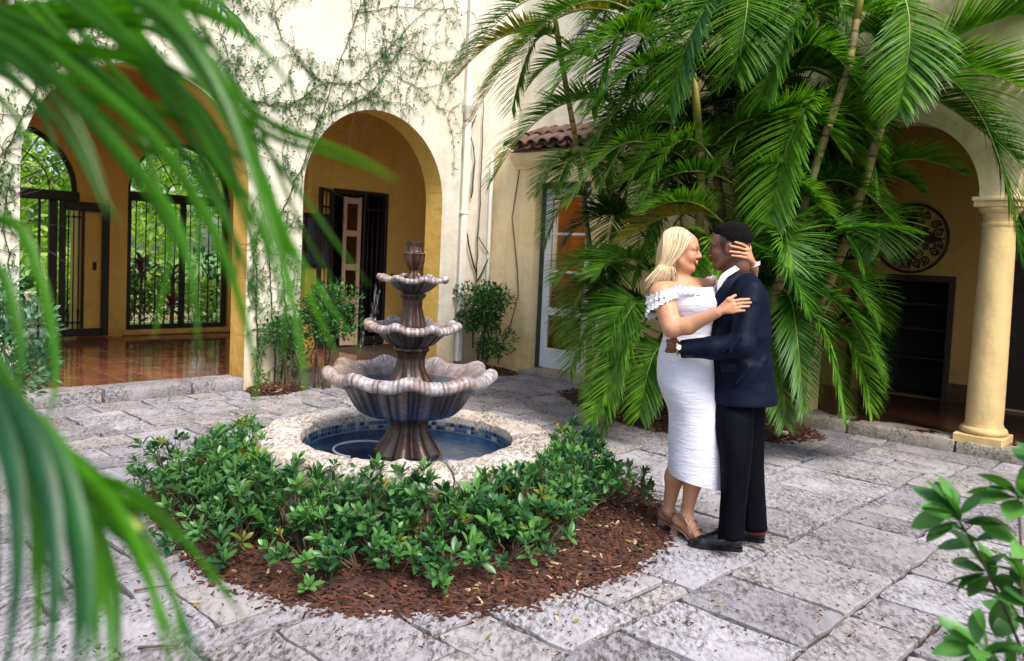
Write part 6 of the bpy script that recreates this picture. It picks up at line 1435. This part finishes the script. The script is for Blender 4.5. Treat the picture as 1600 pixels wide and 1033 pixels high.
# ================================================================ man in the navy suit
mo = J(1150, 860, 4.38); mo[2] = 0.0
mh = Head(J(1140, 388, 4.405), R(156), R(-2), .985, R(0))
NAVY = cloth('navy_wool', (.0032, .0056, .018), .6, (1, 1, 1), 14, .25, .0, (.0028, .0050, .015), .10); BLK = simple('black_leather', (.008, .008, .009), .2, .2, 30, .08, 60)
NAVYT = cloth('navy_wool_trousers', (.0020, .0026, .0055), .65, (1, 1, .3), 12, .3, .0, (.0013, .0017, .0036), .06)
nsh, fsh = J(1172, 457, 4.255), J(1150, 452, 4.585); elb = J(1160, 541, 4.165); wrm = J(1067, 545.5, 4.245)
def man_body():
    S_ = SDF(axis((.84, 1.56, .0042)), axis((4.06, 4.86, .0050)), axis((.0, 1.02, .014), (1.02, 1.20, .0042), (1.20, 1.50, .009), (1.50, 1.80, .0037)))
    mh.build(S_, False, True)
    S_.cone(mh.p(-.022, 0, -.03), J(1153, 446, 4.42), .058, .062, .03); S_.cone(mh.p(-.06, 0, .0), mh.p(-.055, 0, -.10), .050, .055, .03)
    S_.cone(nsh, fsh, .055, .055, .04); S_.ell(J(1158, 500, 4.42), (.12, .15, .17), None, .05); S_.ell(J(1158, 580, 4.42), (.12, .14, .15), None, .05)
    S_.cone(nsh, elb, .050, .042, .03); S_.cone(elb, J(1066, 545, 4.248), .040, .027, .02)
    S_.cone(fsh, J(1135, 535, 4.70), .050, .042, .03); S_.cone(J(1135, 535, 4.70), J(1075, 530, 4.68), .040, .026, .02)
    hand0 = J(1062, 544, 4.252); kn = [J(1050, 533, 4.266), J(1049, 538.2, 4.260), J(1049, 543.4, 4.260), J(1050, 548.4, 4.266)]
    for p in kn: S_.cone(hand0, p, .021, .0125, .012)
    tp = [J(1036, 532.5, 4.325), J(1033.5, 537.8, 4.330), J(1033.5, 543.2, 4.332), J(1036, 548.2, 4.328)]
    for a, b in zip(kn, tp): m_ = (a + b) / 2 + np.array([-.010, -.012, 0]); finger(S_, [a, m_, b], .0115, .0100, .004)
    finger(S_, [J(1060, 537, 4.255), J(1053, 528, 4.262), J(1046, 524, 4.285)], .0125, .0095, .008)
    S_.cone(J(1148, 600, 4.38), J(1148, 720, 4.31), .060, .048, .03); S_.cone(J(1148, 720, 4.31), J(1144, 830, 4.27), .048, .036, .03)
    S_.cone(J(1166, 600, 4.48), J(1172, 720, 4.49), .060, .048, .03); S_.cone(J(1172, 720, 4.49), J(1177, 822, 4.46), .048, .036, .03)
    V, Fq = S_.mesh(1); col = np.tile(MSK, (len(V), 1)); col = mh.paint(V, col, (.085, .032, .026), (.012, .008, .006), (.02, .012, .01), False)
    L_ = mh.loc(V); m_ = (L_[:, 2] > -.06) & (L_[:, 0] < .045 - .3 * np.clip(.03 - L_[:, 2], 0, 1)) & (L_[:, 2] < .08) & (np.abs(L_[:, 1]) < .09) & (L_[:, 0] > -.12)
    fade = np.clip((L_[:, 2] + .045) / .06, 0, 1)[:, None]; col[m_] = (col * (1 - .72 * fade))[m_]
    ear = (np.abs(L_[:, 1]) > .0755) & (L_[:, 2] < .03) & (L_[:, 2] > -.045); col[ear] = MSK * 1.1
    return V, Fq, col
V, Fq, col = man_body(); man = np_mesh('person', V, Fq, SKINM, None, col, mo); man.location = mo
tag(man, 'man in a navy suit with short black hair holding the woman in white', 'person')
S_ = SDF(axis((.92, 1.36, .004)), axis((4.27, 4.54, .004)), axis((1.56, 1.82, .004)))
S_.ell(mh.p(-.020, 0, .058), np.array((.100, .078, .082)), mh.M, .02); S_.ell(mh.p(.030, 0, .100), np.array((.055, .060, .040)), mh.M, .02); S_.ell(mh.p(-.03, 0, .105), np.array((.07, .062, .040)), mh.M, .02)
S_.plane(mh.p(.02, 0, .052), -(mh.M[2] * .9 + mh.M[0] * -.42)); S_.ell(mh.p(.125, 0, .02), np.array((.055, .075, .075)), mh.M, .006, 'cut')
Vh, Fh = S_.mesh(1)
Vh = Vh + np.array([mnoise.noise_vector(Vector(p) * 95) for p in Vh]) * .0035
m, N, L, B = newmat('black_curls'); B.inputs['Base Color'].default_value = (.005, .004, .0045, 1); B.inputs['Roughness'].default_value = .85; B.inputs['Specular IOR Level'].default_value = .1; bump(N, L, B, noise_n(N, L, 240, 3, .7, wpos(N)), .9, .006)
np_mesh('hair', Vh, Fh, m, man, None, mo)
# jacket
S_ = SDF(axis((.90, 1.62, .0052)), axis((4.03, 4.86, .0060)), axis((.80, 1.54, .0052)))
def jk(y, x0, x1, Y): l, r = J(x0, y, Y), J(x1, y, Y); return (l + r) / 2, (r[0] - l[0]) / 2
c, hx = jk(478, 1121, 1200, 4.42); S_.ell(c, (hx, .195, .16), None, .03)
c, hx = jk(520, 1114, 1203, 4.42); S_.ell(c, (hx, .185, .19), None, .04)
c, hx = jk(575, 1112, 1207, 4.42); S_.ell(c, (hx, .180, .20), None, .05)
c, hx = jk(628, 1110, 1213, 4.42); S_.ell(c, (hx, .190, .22), None, .05)
S_.cone(J(1160, 440, 4.42), nsh, .066, .068, .05); S_.cone(J(1157, 440, 4.42), fsh, .064, .066, .05)
S_.cone(nsh + [0, 0, -.01], elb, .076, .064, .03); S_.cone(elb, (elb + wrm) / 2, .063, .057, .03); S_.cone((elb + wrm) / 2, wrm, .057, .049, .02)
S_.cone(fsh, J(1135, 535, 4.70), .072, .06, .03); S_.cone(J(1135, 535, 4.70), J(1085, 530, 4.69), .058, .046, .03)
for (x0, y0, x1, y1, Y, r) in ((1150, 528, 1128, 552, 4.105, .008), (1158, 520, 1138, 556, 4.10, .007), (1168, 500, 1178, 470, 4.18, .006), (1176, 590, 1200, 560, 4.26, .010), (1150, 600, 1170, 575, 4.24, .008)):
    S_.cone(J(x0, y0, Y), J(x1, y1, Y), r, r * .5, .03)                   # drag folds
hz = J(1160, 628, 4.42); S_.plane(hz, (.03, 0, -1)); ce = J(1061, 545.5, 4.25); S_.plane(ce, (ce - elb)) if False else None
cd_ = wrm - elb; cd_ = cd_ / np.linalg.norm(cd_); X, Y, Z = S_.grid((slice(None),) * 3); pl_d = (X - wrm[0]) * cd_[0] + (Y - wrm[1]) * cd_[1] + (Z - wrm[2]) * cd_[2] - .012
near = ((X < wrm[0] + .05) & (Y < 4.42)); S_.v = np.where(near, np.maximum(S_.v, pl_d), S_.v).astype(np.float32)
# neck opening showing the shirt
S_.ell(J(1122, 438, 4.415), (.060, .060, .105), None, .01, 'cut'); S_.cone(J(1150, 446, 4.415), J(1146, 405, 4.41), .062, .085, .01, 'cut')
V, Fq = S_.mesh(2)
V = V + np.array([mnoise.noise_vector(Vector((p[0] * 9, p[1] * 9, p[2] * 16))) * .006 + mnoise.noise_vector(Vector((p[0] * 24, p[1] * 24, p[2] * 34))) * .0012 for p in V]); np_mesh('jacket', V, Fq, NAVY, man, None, mo)
# shirt
S_ = SDF(axis((1.02, 1.36, .004)), axis((4.26, 4.58, .004)), axis((1.36, 1.64, .004)))
c, hx = jk(478, 1124, 1195, 4.42); S_.ell(c, (hx, .15, .15), None, .03); S_.cone(J(1152, 446, 4.42), J(1147, 424, 4.415), .076, .072, .02); S_.cone(J(1150, 432, 4.418), J(1141, 438, 4.415), .064, .055, .02)
S_.cone(J(1147, 440, 4.415), J(1140, 396, 4.41), .066, .066, .005, 'cut')
S_.plane(J(1145, 417, 4.415), (-.55, 0, 1)); V, Fq = S_.mesh(1); np_mesh('shirt', V, Fq, cloth('white_shirt', (.80, .80, .84), .7, (1, 1, 1), 20, .15), man, None, mo)
def strap3(pts, nrm, w_, th, name, mat, par, org):
    """flat band through pts, nrm = outward directions"""
    b = MB(); P_ = smooth_levels(np.array(pts), 6); Nn = smooth_levels(np.array(nrm, float), 6); Wd = smooth_levels(np.array([[x] for x in w_]), 6)[:, 0]
    for i, p in enumerate(P_):
        t = P_[min(i + 1, len(P_) - 1)] - P_[max(i - 1, 0)]; t /= np.linalg.norm(t); n_ = Nn[i] / np.linalg.norm(Nn[i]); s_ = np.cross(t, n_); s_ /= np.linalg.norm(s_)
        for a, q in ((-1, 0), (1, 0), (1, 1), (-1, 1)): b.v.append(tuple(p + s_ * a * Wd[i] - n_ * th * q - org))
    for i in range(len(P_) - 1):
        for j in range(4): b.f.append((i * 4 + j, i * 4 + (j + 1) % 4, i * 4 + 4 + (j + 1) % 4, i * 4 + 4 + j))
    m_ = len(P_) - 1; b.f += [(3, 2, 1, 0), (m_ * 4, m_ * 4 + 1, m_ * 4 + 2, m_ * 4 + 3)]; return b.build(name, mat, par, autosmooth=50)
strap3([J(1170, 419, 4.44), J(1160, 424, 4.352), J(1146, 434, 4.325), J(1134, 448, 4.315), J(1123, 468, 4.325), J(1116, 494, 4.345)], [(.8, 0, .6), (.2, -1, .5), (0, -1, .4), (-.3, -1, .2), (-.5, -1, 0), (-.6, -.8, 0)], [.014, .016, .018, .022, .026, .010], .006, 'lapel', NAVY, man, mo)
# trousers
for nm, rows_ in (('trouser_leg', [(612, 1124, 1178, 4.385, .075), (629, 1120, 1177, 4.375, .085), (650, 1117.5, 1176, 4.355, .092), (680, 1121, 1174, 4.335, .092), (716, 1127, 1171, 4.31, .088), (762, 1129, 1166, 4.29, .080), (800, 1127, 1162, 4.275, .076), (838, 1124, 1161, 4.265, .078)]),
                  ('trouser_leg', [(610, 1140, 1195, 4.50, .095), (629, 1142, 1194, 4.50, .095), (680, 1148, 1192, 4.495, .09), (725, 1152, 1191, 4.49, .085), (770, 1155, 1193, 4.475, .08), (825, 1158, 1196, 4.46, .078)])):
    rws = smooth_levels(rows_, 6); lv = [((J(a[1], a[0], a[3]) + J(a[2], a[0], a[3])) / 2, (J(a[2], a[0], a[3]) - J(a[1], a[0], a[3])) / 2, np.array([0, a[4], 0])) for a in rws]
    o = loft(lv, 64, lambda th, i: .045 * fn(math.cos(th) * 1.6, math.sin(th) * 1.6, i * .13) + .022 * fn(math.cos(th) * 3, math.sin(th) * 3, i * .35) + .05 * max(0, math.cos(th - PI)) ** 12 * .6).build(nm, NAVYT, man, smooth=True); o.location = -mo
    sm = o.modifiers.new('thickness', 'SOLIDIFY'); sm.thickness = .005
# shoes
def shoe(heel, toe, lift=0.0):
    heel, toe = np.array([*heel, 0.0]), np.array([*toe, 0.0]); d = toe - heel; Ln = np.linalg.norm(d); d /= Ln; sd = np.array([-d[1], d[0], 0]); e = empty('shoe', (0, 0, 0), 0, man); e.location = -mo
    S_ = SDF(np.linspace(min(heel[0], toe[0]) - .09, max(heel[0], toe[0]) + .09, 110), np.linspace(min(heel[1], toe[1]) - .09, max(heel[1], toe[1]) + .09, 70), np.linspace(.006, .17, 48))
    g_ = lambda f, s_, z: heel + d * Ln * f + sd * s_ + [0, 0, z]
    S_.cone(g_(.12, 0, .046), g_(.45, .004, .042), .036, .038, .03); S_.cone(g_(.45, .004, .040), g_(.74, .006, .030), .040, .036, .03); S_.cone(g_(.74, .006, .028), g_(.93, .002, .024), .034, .019, .02)
    S_.cone(g_(.16, 0, .05), g_(.20, 0, .10), .034, .036, .03); S_.cone(g_(.28, 0, .09), g_(.58, .003, .055), .034, .030, .03)
    S_.plane(g_(0, 0, .018), (0, 0, -1)); S_.plane(g_(.2, 0, .108), (0, 0, 1)); V, Fq = S_.mesh(1); o = np_mesh('upper', V, Fq, BLK, e)
    so = MB(); ol = [(-.01, .012), (.0, .026), (.08, .037), (.22, .036), (.42, .034), (.60, .043), (.74, .045), (.86, .036), (.95, .022), (1.0, .008)]
    pts = [g_(f, w_, 0) for f, w_ in ol] + [g_(f, -w_ * .92, 0) for f, w_ in ol[::-1]]; m_ = len(pts)
    so.v = [tuple(p + [0, 0, .002]) for p in pts] + [tuple(p + [0, 0, .021]) for p in pts]; so.f = [tuple(range(m_))[::-1], tuple(range(m_, 2 * m_))] + [(k, (k + 1) % m_, m_ + (k + 1) % m_, m_ + k) for k in range(m_)]; so.build('sole', BLK, e)
    for k in range(4): c = g_(.40 + .055 * k, .003, .085 - .008 * k); MB().tube([c - sd * .022, c + [0, 0, .006], c + sd * .022], .0032, 5).build('lace', BLK, e, smooth=True)
a_, b_ = atz(1159, 861), atz(1074, 853); shoe(a_[:2], b_[:2]); a_ = atz(1194, 848); shoe(a_[:2], (a_[0] - .26, a_[1] + .10))
o = MB().lathe([(.047, 0), (.046, .035), (.045, .09)], 24, tuple(J(1183, 832, 4.465) - mo)); o.build('sock', simple('red_sock', (.35, .02, .02), .8), man, smooth=True)
# watch
wp = J(1058.5, 543, 4.252); n_ = cd_; a1_ = np.cross(n_, [0, 0, 1.0]); a1_ /= np.linalg.norm(a1_); b1_ = np.cross(n_, a1_)
we = empty('watch', (0, 0, 0), 0, man); we.location = -mo; GOLD = simple('gold', (.62, .40, .14), .25, .1, 30, metal=1.0)
MB().tube([wp + a1_ * .034 * math.cos(q) + b1_ * .037 * math.sin(q) for q in np.linspace(0, 2 * PI, 29)], .006, 8, False).build('watch_band', GOLD, we, smooth=True)
fc = wp + np.array([0, -.036, .006]); rw = MB(); 
for rr_, yy in ((.017, 0), (.017, -.006), (.0145, -.008)): rw.v += [tuple(fc + np.array([rr_ * math.cos(q), yy, rr_ * math.sin(q)])) for q in np.linspace(0, 2 * PI, 24, endpoint=False)]
rw.f = [(r_ * 24 + k, r_ * 24 + (k + 1) % 24, r_ * 24 + 24 + (k + 1) % 24, r_ * 24 + 24 + k) for r_ in (0, 1) for k in range(24)]; rw.build('watch_case', GOLD, we, smooth=True)
MB().add([tuple(fc + np.array([.0145 * math.cos(q), -.0075, .0145 * math.sin(q)])) for q in np.linspace(0, 2 * PI, 24, endpoint=False)], [tuple(range(24))]).build('watch_dial', simple('white_dial', (.8, .8, .78), .2), we)

# jacket details: pocket flap, cuff buttons
strap3([J(1127, 577, 4.222), J(1139, 575, 4.222), J(1152, 574, 4.228)], [(0, -1, .05)] * 3, [.020, .021, .020], .006, 'pocket_flap', NAVY, man, mo)
for k in range(3):
    p = J(1073 + k * 4.4, 555.5, 4.197); b = MB(); b.lathe([(.0045, 0), (.0045, .003), (.002, .004)], 10); o = b.build('cuff_button', BLK, man, smooth=True); o.location = p - mo; o.rotation_euler = (PI / 2 + .6, 0, 0)

strap3([J(1166, 409, 4.405), J(1157, 415, 4.345), J(1144, 423, 4.318), J(1131, 432, 4.318), J(1124.5, 444, 4.325), J(1121.5, 460, 4.338)], [(.8, -.4, .6), (.2, -1, .5), (0, -1, .4), (-.3, -1, .2), (-.5, -1, 0), (-.6, -.8, 0)], [.012, .014, .015, .015, .012, .005], .004, 'shirt_collar', bpy.data.materials['white_shirt'], man, mo)
